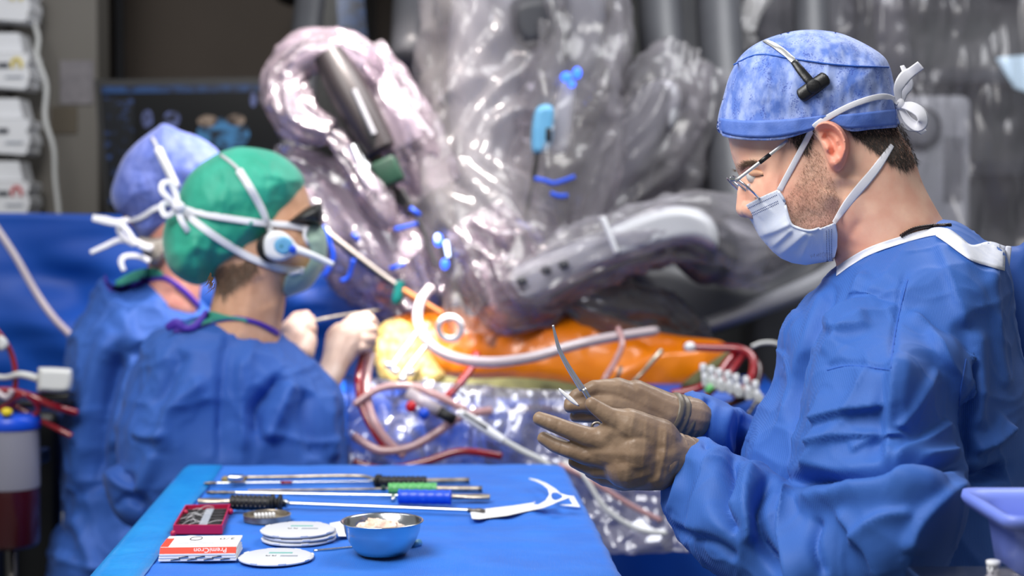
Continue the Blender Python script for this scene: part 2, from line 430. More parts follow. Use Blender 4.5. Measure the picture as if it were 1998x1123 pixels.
def film(name, tint='f4eef4', haze=.22, gloss=.30, rough=.14, bscale=60, bump=.6, hazecol='d8d2dc'):
    """thin crinkled clear plastic: mostly lets light through, some white haze, strong gloss"""
    m = bpy.data.materials.new(name); m.use_nodes = True; nt = m.node_tree; N = nt.nodes; L = nt.links; N.clear()
    out = N.new('ShaderNodeOutputMaterial'); tr = N.new('ShaderNodeBsdfTransparent'); tr.inputs[0].default_value = lin(tint)
    df = N.new('ShaderNodeBsdfDiffuse'); df.inputs[0].default_value = lin(hazecol)
    tl = N.new('ShaderNodeBsdfTranslucent'); tl.inputs[0].default_value = lin(hazecol)
    gl = N.new('ShaderNodeBsdfGlossy'); gl.inputs['Roughness'].default_value = rough
    tc = N.new('ShaderNodeTexCoord'); tx = N.new('ShaderNodeTexNoise'); tx.inputs['Scale'].default_value = bscale; tx.inputs['Detail'].default_value = 3; tx.inputs['Distortion'].default_value = 1.2
    L.new(tc.outputs['Object'], tx.inputs['Vector']); bp = N.new('ShaderNodeBump'); bp.inputs['Strength'].default_value = bump; bp.inputs['Distance'].default_value = .006; L.new(tx.outputs[0], bp.inputs['Height'])
    for q in (gl, df, tl): L.new(bp.outputs[0], q.inputs['Normal'])
    lw = N.new('ShaderNodeFresnel'); lw.inputs[0].default_value = 1.5; L.new(bp.outputs[0], lw.inputs['Normal'])
    ad = N.new('ShaderNodeMath'); ad.operation = 'MULTIPLY_ADD'; ad.inputs[1].default_value = gloss; ad.inputs[2].default_value = gloss * .10; L.new(lw.outputs[0], ad.inputs[0])
    ad.use_clamp = True
    m0 = N.new('ShaderNodeMixShader'); m0.inputs[0].default_value = .5; L.new(df.outputs[0], m0.inputs[1]); L.new(tl.outputs[0], m0.inputs[2])
    m1 = N.new('ShaderNodeMixShader'); m1.inputs[0].default_value = haze; L.new(tr.outputs[0], m1.inputs[1]); L.new(m0.outputs[0], m1.inputs[2])
    m2 = N.new('ShaderNodeMixShader'); L.new(ad.outputs[0], m2.inputs[0]); L.new(m1.outputs[0], m2.inputs[1]); L.new(gl.outputs[0], m2.inputs[2])
    L.new(m2.outputs[0], out.inputs[0]); return m

# ------------------------------------------------------------------ material set
M = {}
M['drape'] = mat('table_drape_blue', '0d72dc', .62, var='0966ce', vscale=9, bump=.35, bscale=420, bdist=.0012, spec=.35, sheen=.15, wave=140)
M['band'] = mat('glossy_blue_film', '1f95e0', .28, var='1786d6', vscale=14, bump=.35, bscale=60, bdist=.003, spec=.6)
M['gown'] = mat('gown_blue_nonwoven', '3b69ba', .6, var='3461b0', vscale=5, bump=.30, bscale=900, bdist=.0006, spec=.3, sheen=.04, wave=190)
M['gown_far'] = mat('gown_blue_dark', '3560b0', .6, var='2d56a6', vscale=5, bump=.3, bscale=700, bdist=.0008, spec=.3, sheen=.04)
M['screen_drape'] = mat('anaesthesia_drape_blue', '0b50b4', .5, var='0947a6', vscale=3, bump=.2, bscale=300, spec=.4)
M['trim_white'] = mat('white_nonwoven', 'e6e8f2', .7, bump=.4, bscale=900, bdist=.0006, var='d6daea', vscale=60)
M['trim_violet'] = mat('violet_binding', '5030a8', .6, bump=.2)
M['scrub'] = mat('green_scrub', '3f9a86', .7, bump=.3, bscale=600)
M['skin'] = mat('skin_stubbled', 'f4c6ac', .48, var='e8b098', vscale=34, bump=.18, bscale=700, bdist=.0006, sss=.12, mask='mask', mcol='7c563e', mnoise=420, spec=.4)
M['skin_ear'] = mat('skin_ear', 'ee b0 9c'.replace(' ', ''), .45, var='de988a', vscale=40, bump=.1, bscale=500, bdist=.0005, sss=.2)
M['skin_plain'] = mat('skin_plain', 'e2b090', .5, var='d09c7c', vscale=30, bump=.15, bscale=600, sss=.1)
M['hair'] = mat('dark_brown_hair', '2b2019', .5, var='1c140f', vscale=200, spec=.4)
M['beard'] = mat('light_brown_beard_hair', '6e4a34', .5)
M['brow'] = mat('brown_eyebrow_hair', '5f4632', .5)
M['greyhair'] = mat('grey_hair', 'b9b2aa', .6, var='8d857c', vscale=160, bump=.4, bscale=300)
M['mask'] = mat('pale_blue_mask_cloth', 'e8ecf8', .75, var='dfe6f6', vscale=30, bump=.3, bscale=900, bdist=.0005, sheen=.2)
M['mask_green'] = mat('pale_green_mask_cloth', 'a9c2b2', .75, var='99b4a4', vscale=30, bump=.2)
M['tie'] = mat('white_tie_ribbon', 'e8e8f0', .7, bump=.5, bscale=1400, bdist=.0005)
M['stitch'] = mat('stitch_thread', '7d86a8', .7)
M['seam'] = mat('blue_seam', '2d60bd', .6, bump=.2)
M['black'] = mat('black_plastic', '18181a', .38, bump=.1, bscale=500)
M['rubber'] = mat('black_rubber', '111113', .55, bump=.2, bscale=400)
M['steel'] = mat('polished_steel', 'd2d4d6', .2, metal=1.0, bump=.05, bscale=200)
M['steel_bright'] = mat('satin_steel', 'd8d8d8', .36, metal=.85)
M['steel_warm'] = mat('brushed_steel', 'c4b9a8', .34, metal=.8, var='8c8276', vscale=50)
M['steel_dark'] = mat('dark_steel', '6a6664', .35, metal=1.0)
M['white'] = mat('white_plastic', 'e9eaee', .4, bump=.05)
M['offwhite'] = mat('off_white_plastic', 'cfd0cf', .45, bump=.08)
M['paper'] = mat('white_paper', 'eeeef0', .8, bump=.1, bscale=300)
M['grey'] = mat('robot_grey', '8f9096', .42, bump=.05, var='84858b', vscale=6)
M['greylight'] = mat('robot_light_grey', 'c6c7cc', .4, var='bbbcc2', vscale=8, bump=.05)
M['greydark'] = mat('robot_dark_grey', '4a4b50', .45, var='424348', vscale=6)
M['film'] = film('clear_crinkled_plastic', 'f4f2f6', haze=.22, gloss=.34, rough=.2, bscale=16, bump=.2, hazecol='dedade')
M['film_lamp_pink'] = film('clear_plastic_lamp_tint', 'f2e8f0', haze=.27, gloss=.8, hazecol='e8d6e4', rough=.14, bscale=30, bump=.5)  # clear film with the lamp's pink light mixed into its haze colour
M['film_thin'] = film('clear_plastic_sheet', 'f4f4f6', haze=.09, gloss=.22, rough=.24, bscale=9, bump=.2)
M['film_pouch'] = film('clear_pouch_plastic', 'eef0fa', haze=.34, gloss=.7, rough=.16, bscale=14, bump=.35, hazecol='e6e2f2')
M['film_grey'] = film('smoky_plastic', 'd0d0d4', haze=.30, gloss=.4, hazecol='98989e', bscale=24, bump=.3)
M['film_white'] = film('white_plastic_edge', 'f4f4f4', haze=.6, gloss=.6, hazecol='eceaec')
M['camhead'] = mat('camera_head_grey', '2a2527', .4, bump=.1)
M['copper'] = mat('copper_tip', 'c07848', .4, metal=.5)
M['brownlink'] = mat('brown_grey_link', '7a6660', .5)
M['lightbox'] = mat('light_box_glow', 'd0e4f4', .3, emit='bcd8ec', estr=.9)
M['glove'] = mat('brown_latex_glove', '957d67', .42, var='876f5a', vscale=22, bump=.25, bscale=240, bdist=.0012, spec=.4)
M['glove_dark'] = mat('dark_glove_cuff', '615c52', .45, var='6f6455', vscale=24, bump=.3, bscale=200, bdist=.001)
M['glove_cream'] = mat('cream_latex_glove', 'cdb3a6', .45, var='b99a8c', vscale=25, bump=.4, bscale=160, bdist=.002, mask='mask', mcol='a03a2c')
M['orange'] = mat('orange_incision_film', 'f08400', .32, var='e67600', vscale=9, bump=.35, bscale=30, bdist=.004, spec=.6, coat=.3)
M['olive'] = mat('olive_towel', '66643a', .8, var='4c4a2a', vscale=24, bump=.5, bscale=200)
M['yellow_towel'] = mat('yellow_towel', 'b09a58', .6, var='6e5c30', vscale=36, bump=.5, bscale=120)
M['blood'] = mat('dark_red_tube', '8c1420', .2, coat=.6, spec=.6)
M['blood_dark'] = mat('dark_blood', '3a0a10', .25, coat=.4)
M['pinktube'] = mat('pink_clear_tube', 'd8a8a8', .2, trans=.35, coat=.5)
M['cleartube'] = mat('milky_tube', 'e2d4da', .22, trans=.3, coat=.5)
M['red'] = mat('red_plastic', 'cc1522', .35)
M['blueplastic'] = mat('blue_plastic', '1550d8', .35)
M['lightblue'] = mat('light_blue_plastic', '6fb0d8', .4, var='62a4ce', vscale=20)
M['periwinkle'] = mat('periwinkle_tray', '7d92ea', .42, var='768ae4', vscale=8)
M['green'] = mat('green_plastic', '62b86a', .4, bump=.15)
M['greendark'] = mat('dark_green_plastic', '0f3a29', .5, var='0c3022', vscale=20)
M['teal'] = mat('teal_plastic', '0e6f6a', .4)
M['yellow'] = mat('yellow_plastic', 'e0c81e', .4)
M['magenta'] = mat('crimson_box', 'b81446', .4, bump=.1)
M['foam'] = mat('dark_foam', '2c2a30', .8, bump=.4, bscale=300)
M['ink'] = mat('printed_ink', '3a3d48', .8)
M['inkgrey'] = mat('pale_printed_ink', '9aa0ac', .8)
M['redink'] = mat('red_print', 'e8452e', .7)
M['gauze'] = mat('pinkish_gauze', 'f0c4ac', .9, var='f6e2d6', vscale=50, bump=.5, bscale=260)
M['lens'] = mat('spectacle_lens', 'dfe6ee', .05, alpha=.22, spec=.7)
M['led'] = mat('blue_indicator_light', '2a5cff', .3, emit='2f66ff', estr=2.6)
M['ledw'] = mat('white_blue_light', 'cfe0ff', .3, emit='c4d8ff', estr=3.0)
M['chain'] = mat('dark_necklace', '241b1e', .4, metal=.4)

# the ear's redder skin on the same body
_m = M['skin']; _N = _m.node_tree.nodes; _L = _m.node_tree.links; _b = _N['Principled BSDF']; _src = _b.inputs['Base Color'].links[0].from_socket
_at = _N.new('ShaderNodeAttribute'); _at.attribute_name = 'flush'; _mx = _N.new('ShaderNodeMix'); _mx.data_type = 'RGBA'; _L.new(_at.outputs['Fac'], _mx.inputs[0]); _L.new(_src, _mx.inputs[6]); _mx.inputs[7].default_value = lin('e88a76'); _L.new(_mx.outputs[2], _b.inputs['Base Color'])
M['reservoir_white'] = mat('shade_greyed_cylinder', '8a8a98', .4)  # white sleeve, its colour greyed to stand for the shade there
def cap_material(name, light, dark, deep, scale):
    m = mat(name, light, .7, sheen=.2); nt = m.node_tree; N = nt.nodes; L = nt.links; b = N['Principled BSDF']
    tc = N.new('ShaderNodeTexCoord'); mp = N.new('ShaderNodeMapping'); mp.inputs['Scale'].default_value = (1.4, 1, .8); mp.inputs['Rotation'].default_value = (0, .3, 0)
    L.new(tc.outputs['Object'], mp.inputs[0])
    n1 = N.new('ShaderNodeTexNoise'); n1.inputs['Scale'].default_value = scale; n1.inputs['Detail'].default_value = 5; n1.inputs['Roughness'].default_value = .6; L.new(mp.outputs[0], n1.inputs['Vector'])
    rp = N.new('ShaderNodeValToRGB'); e = rp.color_ramp.elements; e[0].position = .38; e[0].color = lin(dark); e[1].position = .60; e[1].color = lin(light); L.new(n1.outputs[0], rp.inputs[0])
    vo = N.new('ShaderNodeTexVoronoi'); vo.inputs['Scale'].default_value = 420; L.new(tc.outputs['Object'], vo.inputs['Vector'])
    r2 = N.new('ShaderNodeValToRGB'); e = r2.color_ramp.elements; e[0].position = .30; e[0].color = lin(deep); e[1].position = .5; e[1].color = (1, 1, 1, 1); L.new(vo.outputs['Distance'], r2.inputs[0])
    n2 = N.new('ShaderNodeTexNoise'); n2.inputs['Scale'].default_value = scale * 1.7; L.new(mp.outputs[0], n2.inputs['Vector'])
    r3 = N.new('ShaderNodeMapRange'); r3.inputs[1].default_value = .50; r3.inputs[2].default_value = .60; L.new(n2.outputs[0], r3.inputs[0])
    r4 = N.new('ShaderNodeMath'); r4.operation = 'MULTIPLY'; r4.inputs[1].default_value = .6; L.new(r3.outputs[0], r4.inputs[0])
    mx = N.new('ShaderNodeMix'); mx.data_type = 'RGBA'; mx.blend_type = 'MULTIPLY'; L.new(r4.outputs[0], mx.inputs[0]); L.new(rp.outputs[0], mx.inputs[6]); L.new(r2.outputs[0], mx.inputs[7])
    L.new(mx.outputs[2], b.inputs['Base Color'])
    bp = N.new('ShaderNodeBump'); bp.inputs['Strength'].default_value = .5; bp.inputs['Distance'].default_value = .002; L.new(n1.outputs[0], bp.inputs['Height']); L.new(bp.outputs[0], b.inputs['Normal'])
    return m
M['cap_blue'] = cap_material('blue_mesh_cap', '9db0e6', '5577ca', '6078c0', 40)
M['cap_violet'] = cap_material('violet_blue_cap', '7080cc', '5468b8', 'a0a8e0', 30)
M['cap_green'] = mat('green_cap_cloth', '2fae92', .6, var='209c80', vscale=16, bump=.35, bscale=80, bdist=.003, sheen=.2)
M['cap_band'] = mat('blue_cap_band', '6d8cdc', .7, var='5578cc', vscale=50, bump=.3, bscale=500, bdist=.0008)

# ------------------------------------------------------------------ setting
M['floor'] = mat('grey_vinyl_floor', '6d7072', .4, var='64676a', vscale=6)
M['wall_brown'] = mat('dark_brown_wall', '5a5048', .7, var='544a42', vscale=2)
M['wall_grey'] = mat('grey_wall_panel', '74706a', .6, var='6e6a64', vscale=2)
M['wall_right'] = mat('grey_green_wall', '6f7070', .6, var='686969', vscale=2)
def quadbox(name, x0, x1, y0, y1, z0, z1, m, bev=.004, parent=None):
    v, f = rbox(((x0 + x1) / 2, (y0 + y1) / 2, (z0 + z1) / 2), (x1 - x0, y1 - y0, z1 - z0), bev)
    return mk(name, v, f, m, parent, smooth=False)
struct(quadbox('floor', -4, 4.2, -1.0, 5.6, -.05, 0, M['floor'], 0))
wb = struct(quadbox('wall_back', -4, 4.2, 5.4, 5.5, 0, 3.3, M['wall_brown'], 0))
x190 = P(192, 300, 4.7)[0]
struct(quadbox('wall_left', -4, x190, 4.7, 4.85, 0, 3.3, M['wall_grey'], .01))
# recess panels of the back wall: joints
xa = P(1235, 50, 5.3)[0]
quadbox('wall_panel', xa, 4.2, 5.32, 5.395, 0, 3.3, M['wall_right'], .006, wb)
for px_ in (715, 783):
    x = P(px_, 50, 5.3)[0]; quadbox('wall_panel_joint', x - .02, x + .02, 5.36, 5.398, 0, 3.3, M['greydark'], .004, wb)
quadbox('wall_panel_joint', P(222, 50, 5.3)[0] - .012, P(222, 50, 5.3)[0] + .012, 5.36, 5.398, 0, 3.3, M['greydark'], .004, wb)
quadbox('wall_panel', P(1300, 50, 5.3)[0], P(1450, 50, 5.3)[0], 5.29, 5.318, 1.95, 3.0, M['grey'], .006, wb)

def plate(name, px, Y, th, m, parent=None, smooth=False, bev=None):
    """upright plate facing the room: corner pixels at depth Y, thickness th backwards"""
    pts = [P(a, b, Y) for a, b in px]
    v, f = prism(pts, (0, 1, 0), th); return mk(name, v, f, m, parent, smooth=smooth)

# notices taped to the left wall panel
for poly, m_, lab in (([(117, 118), (182, 118), (182, 203), (117, 203)], 'inkgrey', 'grey printed sheet taped to the wall left of the monitor'),
                      ([(100, 208), (150, 208), (150, 260), (100, 260)], 'wallnote', 'small brownish notice on the wall below the printed sheet')):
    if m_ == 'wallnote': M['wallnote'] = mat('brown_notice', '5e564a', .8)
    if m_ == 'inkgrey': M['notice'] = mat('grey_notice', '8a868a', .8, var='7b777c', vscale=30); m_ = 'notice'
    tag(plate('wall_notice', poly, 4.694, .004, M[m_]), lab, 'notice')

# white dispenser boxes at the left edge, hung on a rail
rail = thing('wall_rail', (P(4, 0, 4.66)[0], 4.66, 0), 'metal rail on the left wall carrying the white boxes', 'rail')
xr = P(6, 0, 4.66)[0]
mk('rail_post', *rbox((xr, 4.665, 1.6), (.03, .05, 3.2), .004), M['steel_dark'], rail, smooth=False)
mk('rail_foot', *rbox((xr, 4.63, .015), (.12, .10, .03), .006), M['steel_dark'], rail, smooth=False)
boxes = [((-70, 28), 'a yellow mark, topmost', 'yellow', -105), ((103, 160), 'a yellow arch mark', 'yellow', 0), ((0, 0), '', 'inkgrey', 128), ((0, 0), '', 'red', 252)]
labs = ['white dispenser box cut off by the top left corner', 'white dispenser box with a yellow arch mark, second from the top',
        'white dispenser box with a plain grey print, third from the top', 'white dispenser box with a red arch mark, lowest, above the blue drape']
for k, dy in enumerate((-132, 0, 128, 250)):
    b0 = P(25, 120 + dy, 4.55)
    t = thing('dispenser_box', (b0[0], 4.55, P(25, 172 + dy, 4.55)[2]), labs[k], 'box', 'white dispenser boxes on the left wall')
    pts = [(-60, 103 + dy), (47, 103 + dy), (57, 106 + dy), (57, 120 + dy), (50, 128 + dy), (57, 136 + dy), (58, 150 + dy), (53, 160 + dy), (54, 168 + dy), (46, 174 + dy), (-60, 166 + dy)]
    plate('lower_shell', pts, 4.50, .12, M['white'], t)
    plate('upper_shell', [(-60, 64 + dy), (36, 64 + dy), (45, 102 + dy), (-60, 102 + dy)], 4.52, .10, M['white'], t)
    if k != 0:
        mk('print_line', *rbox(P(6, 127 + dy, 4.497), (.03, .004, .014), .001), M['ink'], t, smooth=False)
        mk('print_line', *rbox(P(28, 150 + dy, 4.497), (.05, .004, .006), .001), M['inkgrey'], t, smooth=False)
    c = P(32, 124 + dy, 4.496)
    if k != 2:
        mk('arch_mark', *tube([c + np.array((-.012, 0, -.012)), c + np.array((-.012, 0, .004)), c + np.array((0, 0, .014)), c + np.array((.012, 0, .004)), c + np.array((.012, 0, -.012))], .0045, 8), M['red' if k == 3 else 'yellow'], t)
# hanging cable
cb = [P(55, 18, 4.6), P(74, 70, 4.55), P(72, 110, 4.5), P(90, 165, 4.5), P(88, 230, 4.5), P(105, 290, 4.5), P(108, 350, 4.5), P(116, 430, 4.5), P(118, 560, 4.5)]
o = mk('cable', *tube(cb, .0075, 10), M['offwhite']); tag(o, 'off-white cable hanging down the left wall beside the white boxes', 'cable')

# monitor behind the drape
mon = thing('monitor', (P(380, 400, 4.3)[0], 4.3, P(380, 420, 4.3)[2]), 'wide black wall monitor showing blue scan images', 'monitor')
plate('housing', [(184, 155), (600, 150), (600, 418), (205, 418)], 4.30, .05, M['black'], mon)
def screen_mat(name, base, dots, scale, thr, st):
    m = mat(name, base, .25); nt = m.node_tree; N = nt.nodes; L = nt.links; b = N['Principled BSDF']
    tc = N.new('ShaderNodeTexCoord'); mp = N.new('ShaderNodeMapping'); mp.inputs['Scale'].default_value = (1, 1, 1.6); L.new(tc.outputs['Object'], mp.inputs[0])
    n1 = N.new('ShaderNodeTexNoise'); n1.inputs['Scale'].default_value = scale; n1.inputs['Detail'].default_value = 3; L.new(mp.outputs[0], n1.inputs['Vector'])
    rp = N.new('ShaderNodeValToRGB'); e = rp.color_ramp.elements; e[0].position = thr; e[0].color = lin(base); e[1].position = thr + .18; e[1].color = lin(dots); L.new(n1.outputs[0], rp.inputs[0])
    L.new(rp.outputs[0], b.inputs['Emission Color']); b.inputs['Emission Strength'].default_value = st; return m
M['scr'] = screen_mat('monitor_screen', '05080f', '3a5a9c', 55, .55, .45)
M['scr2'] = screen_mat('scan_blue', '06121e', '3f7fb4', 26, .40, .75)
M['scr3'] = screen_mat('scan_bone', '2a201c', 'a08c7c', 30, .42, .6)
M['scr4'] = screen_mat('scan_violet', '0a0c18', '6a76b0', 30, .42, .6)
M['scrbar'] = screen_mat('menu_bar', '0a1830', '1f4c86', 20, .4, .5)
M['scrdark'] = mat('screen_black', '030407', .2)
sc_o = plate('screen', [(196, 168), (588, 163), (588, 406), (215, 406)], 4.294, .005, M['scrdark'], mon)
plate('menu_bar', [(198, 168), (588, 163), (588, 178), (198, 182)], 4.290, .003, M['scrbar'], sc_o)
plate('text_columns', [(200, 190), (262, 190), (262, 402), (212, 402)], 4.290, .003, M['scr'], sc_o)
def disc_px(cx, cy, rx, ry, n=20): return [(cx + rx * math.cos(a), cy + ry * math.sin(a)) for a in np.linspace(0, 2 * math.pi, n, endpoint=False)]
plate('scan_view', disc_px(287, 232, 11, 18), 4.290, .003, M['scr4'], sc_o)
plate('scan_view', disc_px(335, 232, 16, 16), 4.290, .003, M['scr4'], sc_o)
plate('scan_view', disc_px(435, 262, 52, 32), 4.290, .003, M['scr2'], sc_o)
plate('scan_view', disc_px(405, 236, 20, 12), 4.2885, .003, M['scr3'], sc_o)
plate('scan_view', disc_px(460, 234, 18, 12), 4.2885, .003, M['scr3'], sc_o)
plate('scan_view', disc_px(494, 195, 6, 14), 4.290, .003, M['scr4'], sc_o)
mk('wall_bracket', *rbox(P(400, 300, 4.86) , (.12, 1.02, .12), .01), M['greydark'], mon, smooth=False)

# dark equipment tower behind, with a screen edge, and round camera housing
tw = thing('equipment_tower', (P(660, 0, 5.0)[0], 5.0, 0), 'dark narrow equipment tower rising behind the robot drapes', 'equipment')
mk('tower_body', *rbox((P(665, 0, 5.0)[0], 5.0, 1.35), (.18, .3, 2.7), .01), M['black'], tw, smooth=False)
plate('status_screen', [(652, -60), (705, -60), (718, 96), (664, 96)], 4.846, .01, M['scrbar'], tw)
o = mk('ceiling_camera', *cat_mesh([ellipsoid(P(575, -18, 5.0), (.07, .07, .05)), tube([P(575, -30, 5.0), P(575, -30, 5.0) + np.array((0, .4, .0))], .02, 10)]), M['black']); tag(o, 'small dark dome mounted at the top edge above the monitor', 'camera dome')

# ------------------------------------------------------------------ instrument table
ZT = 1.0
FL, FR = PZ(368, 906, ZT), PZ(1092, 902, ZT)
dl = PZ(186, 1116, ZT) - FL; dr_ = PZ(1206, 1123, ZT) - FR
def ext(p, d, y): return p + d * ((y - p[1]) / d[1])
NL, NR = ext(FL, dl, 1.83), ext(FR, dr_, 1.80)
tab = thing('instrument_table', ((FL + NR)[0] / 2, (FL + NR)[1] / 2, 0), 'instrument table under a bright blue sterile drape in the foreground', 'table')
def round_poly(c, r, n=10):
    c = [np.asarray(q, float) for q in c]; out = []
    for i in range(len(c)):
        a, b, d = c[i - 1], c[i], c[(i + 1) % len(c)]; u = nrm(a - b); w = nrm(d - b); p0, p1 = b + u * r, b + w * r
        for t in np.linspace(0, 1, n): out.append((1 - t) ** 2 * p0 + 2 * t * (1 - t) * b + t * t * p1)
    return np.array(out)
loop = resample(round_poly([FL, FR, NR, NL], .035), .007, True)
cen = loop.mean(0)
tan = np.roll(loop, -1, 0) - np.roll(loop, 1, 0); outn = np.stack([-tan[:, 1], tan[:, 0], 0 * tan[:, 0]], 1); outn /= np.linalg.norm(outn, axis=1)[:, None]
if ((loop - cen) * outn).sum() < 0: outn = -outn
def ttop(p): 
    q = np.stack([p[:, 0] * 14, p[:, 1] * 14, 0 * p[:, 0]], 1); r = np.stack([p[:, 0] * 5 + p[:, 1] * 3, p[:, 1] * 20, 0 * p[:, 0]], 1)
    return .0016 * fbm(q, 3, 5) + .0014 * ridged(r, 2, 9) - .0022
rings = []
for s in list(np.linspace(0.04, .93, 34)) + [.955, .975, .99]:
    q = cen + (loop - cen) * s; q[:, 2] = ZT + ttop(q); rings.append(q)
ph = np.arange(len(loop)) * .007
for out_, dz in ((.0, -.001), (.006, -.004), (.010, -.010), (.012, -.02), (.013, -.05), (.016, -.1), (.022, -.18), (.028, -.3), (.03, -.45)):
    k = min(1, -dz / .18)
    wv = k * (.016 * np.sin(ph * 34 + 2 * np.sin(ph * 9)) + .012 * np.sin(ph * 71 + 1))
    q = loop + outn * (out_ + wv)[:, None]; q[:, 2] = ZT + dz + (ttop(loop) if dz > -.015 else 0); rings.append(q)
n = len(loop); V = np.vstack([cen[None] + np.array((0, 0, -.001))] + rings); F = [(0, 1 + j, 1 + (j + 1) % n) for j in range(n)]
for i in range(len(rings) - 1):
    for j in range(n):
        k = (j + 1) % n; F.append((1 + i * n + j, 1 + (i + 1) * n + j, 1 + (i + 1) * n + k, 1 + i * n + k))
mk('drape', V, F, M['drape'], tab)
e_in = np.array([(-.075, .0004), (-.05, .0012), (-.02, .0018), (-.004, .0014), (.006, -.004), (.011, -.011), (.0135, -.03), (.016, -.07), (.02, -.12)])
g = []
ol_, ow = nrm(dl), None
ow = np.array((-ol_[1], ol_[0], 0)); ow = ow if ow[0] < 0 else -ow
for t in np.linspace(.012, 1.02, 60):
    b = FL + dl * t * 1.1; row = []
    for i, (u, h) in enumerate(e_in):
        w = 1 if u > -.06 else 1 + .05 * math.sin(t * 9)
        row.append(b + ow * (u * (.80 if u < 0 else 1) * w) + np.array((0, 0, h + .0012 * math.sin(t * 30 + i * 1.7) * (i > 4))))
    g.append(row)
mk('edge_film', *sheet(np.array(g), .0006), M['band'], tab)
cx, cy = tab.location.x, tab.location.y
mk('top_plate', *rbox((cx, cy, ZT - .02), (.5, .7, .02), .005), M['steel'], tab, smooth=False)
mk('column', *tube([(cx, cy, .04), (cx, cy, ZT - .03)], .03, 16), M['steel'], tab)
mk('base', *rbox((cx, cy, .025), (.5, .55, .05), .01), M['steel_dark'], tab, smooth=False)

# ------------------------------------------------------------------ long instruments on the table
UP = np.array((0, 0, 1.0))
def T(px, py, h=0.0): return PZ(px, py, ZT + h)
def instrument(label, pieces, base):
    t = thing('long_instrument', T(*base, 0), label, 'instrument', 'long shafted instruments laid out on the table'); return t
def bar(nm, t, a, b, r, m, ha=None, hb=None, sides=14, rr=None, flat=None):
    ha = r if ha is None else ha; hb = ha if hb is None else hb
    p0, p1 = T(*a, ha + .001), T(*b, hb + .001)
    return mk(nm, *tube([p0 + (p1 - p0) * s for s in np.linspace(0, 1, len(rr) if rr else 2)], rr if rr else r, sides, smooth=4 if rr else 0, flat=flat, nref=UP if flat else None), m, t, sharp=50)
def grip(nm, t, a, b, r, m, studs=None, nst=9):
    p0, p1 = T(*a, r + .001), T(*b, r + .001); k = np.linspace(0, 1, 13)
    g = mk(nm, *tube([p0 + (p1 - p0) * s for s in k], [r * (1.05 if i in (0, 12) else (.96 if i % 2 else 1.02)) for i in range(13)], 18, smooth=3), m, t)
    if studs:
        ax = nrm(p1 - p0); sd = nrm(np.cross(UP, ax)); parts = []
        for i in range(nst):
            for a_ in (-.9, -.2, .5, 1.2):
                q = p0 + (p1 - p0) * ((i + .7 + .35 * (a_ > 0)) / (nst + .8)); d = UP * math.sin(a_ + .6) - sd * math.cos(a_ + .6) * np.sign(sd[1])
                parts.append(ellipsoid(q + d * r * .98, (r * .16,) * 3, seg=8, rings=5))
        s = mk('grip_nubs', *cat_mesh(parts), studs, g); s['kind'] = 'stuff'
    return g
# A: yellow-jawed, curved shaft running behind the black grip
t = instrument('curved shaft instrument with a yellow clamp head, farthest on the table', 0, (590, 930))
mk('shaft', *tube([T(478, 931, .006), T(560, 930, .007), T(660, 928, .010), T(708, 929, .010), T(735, 935, .008), T(770, 938, .006)], .0032, 12), M['steel_warm'], t)
mk('clamp_head', *rbox(T(457, 934, .005), (.040, .02, .008), .003), M['yellow_towel'], t)
mk('clamp_block', *rbox(T(460, 931, .0135), (.026, .016, .008), .003), M['steel'], t)
mk('clamp_jaw', *rbox(T(446, 937, .003), (.020, .012, .005), .002), M['yellow_towel'], t)
# B: black ribbed grip
t = instrument('thin shaft instrument with red-stained tip and black ribbed grip on the right', 0, (640, 941))
bar('shaft', t, (420, 942), (742, 938.5), .0021, M['steel'])
bar('tip', t, (398, 942.5), (422, 942), .0030, M['steel_dark'], rr=[.0016, .0032, .003])
grip('grip', t, (740, 939), (832, 939.5), .0088, M['rubber'], M['black'])
mk('collar', *tube([T(736, 938, .010), T(741, 938.5, .010)], .0115, 16, smooth=0), M['rubber'], t)
bar('tail', t, (831, 938), (912, 937), .0048, M['steel_warm'])
bar('tail_cap', t, (910, 937), (916, 937), .0050, M['steel_dark'])
bar('locking_pin', t, (724, 938), (732, 937.5), .0044, M['steel'])
for xx in (455, 548): mk('stain', *tube([T(xx, 941, .0030), T(xx + 22, 941, .0030)], .0030, 10, smooth=0), M['blood'], t)
# C: green grip
t = instrument('thin shaft instrument with a pale green ribbed grip', 0, (640, 953))
bar('shaft', t, (484, 957), (760, 953), .0022, M['steel_warm'])
grip('grip', t, (758, 953), (852, 952.5), .0088, M['green'], M['green'])
bar('tail', t, (851, 953), (936, 953.5), .0046, M['steel_warm'])
bar('tail_cap', t, (934, 953.5), (941, 953.5), .0050, M['steel_dark'])
bar('locking_pin', t, (744, 952), (752, 951.8), .0046, M['greendark'])
# D: blue grip
t = instrument('thin shaft instrument with a bright blue grip and flattened steel end', 0, (640, 962))
bar('shaft', t, (456, 960.5), (780, 966), .0022, M['steel'])
bar('jaw', t, (402, 960.5), (458, 960.5), .0032, M['steel_dark'], rr=[.0018, .0036, .0028, .0036, .0028, .0030])
g = grip('grip', t, (778, 968), (880, 969.5), .0108, M['blueplastic'])
for xx in (826, 868): mk('rivet', *ellipsoid(T(xx, 972.5, .0105) , (.0024, .0016, .0024), seg=10, rings=6), M['steel'], g)
bar('tail', t, (879, 968.5), (956, 969.5), .0060, M['steel_warm'], rr=[.0050, .0050, .0076, .0088, .0088, .0070], flat=.0045)
mk('locking_pin', *tube([T(767, 975, .003), T(767, 967, .0055)], .0032, 10), M['steel'], t)
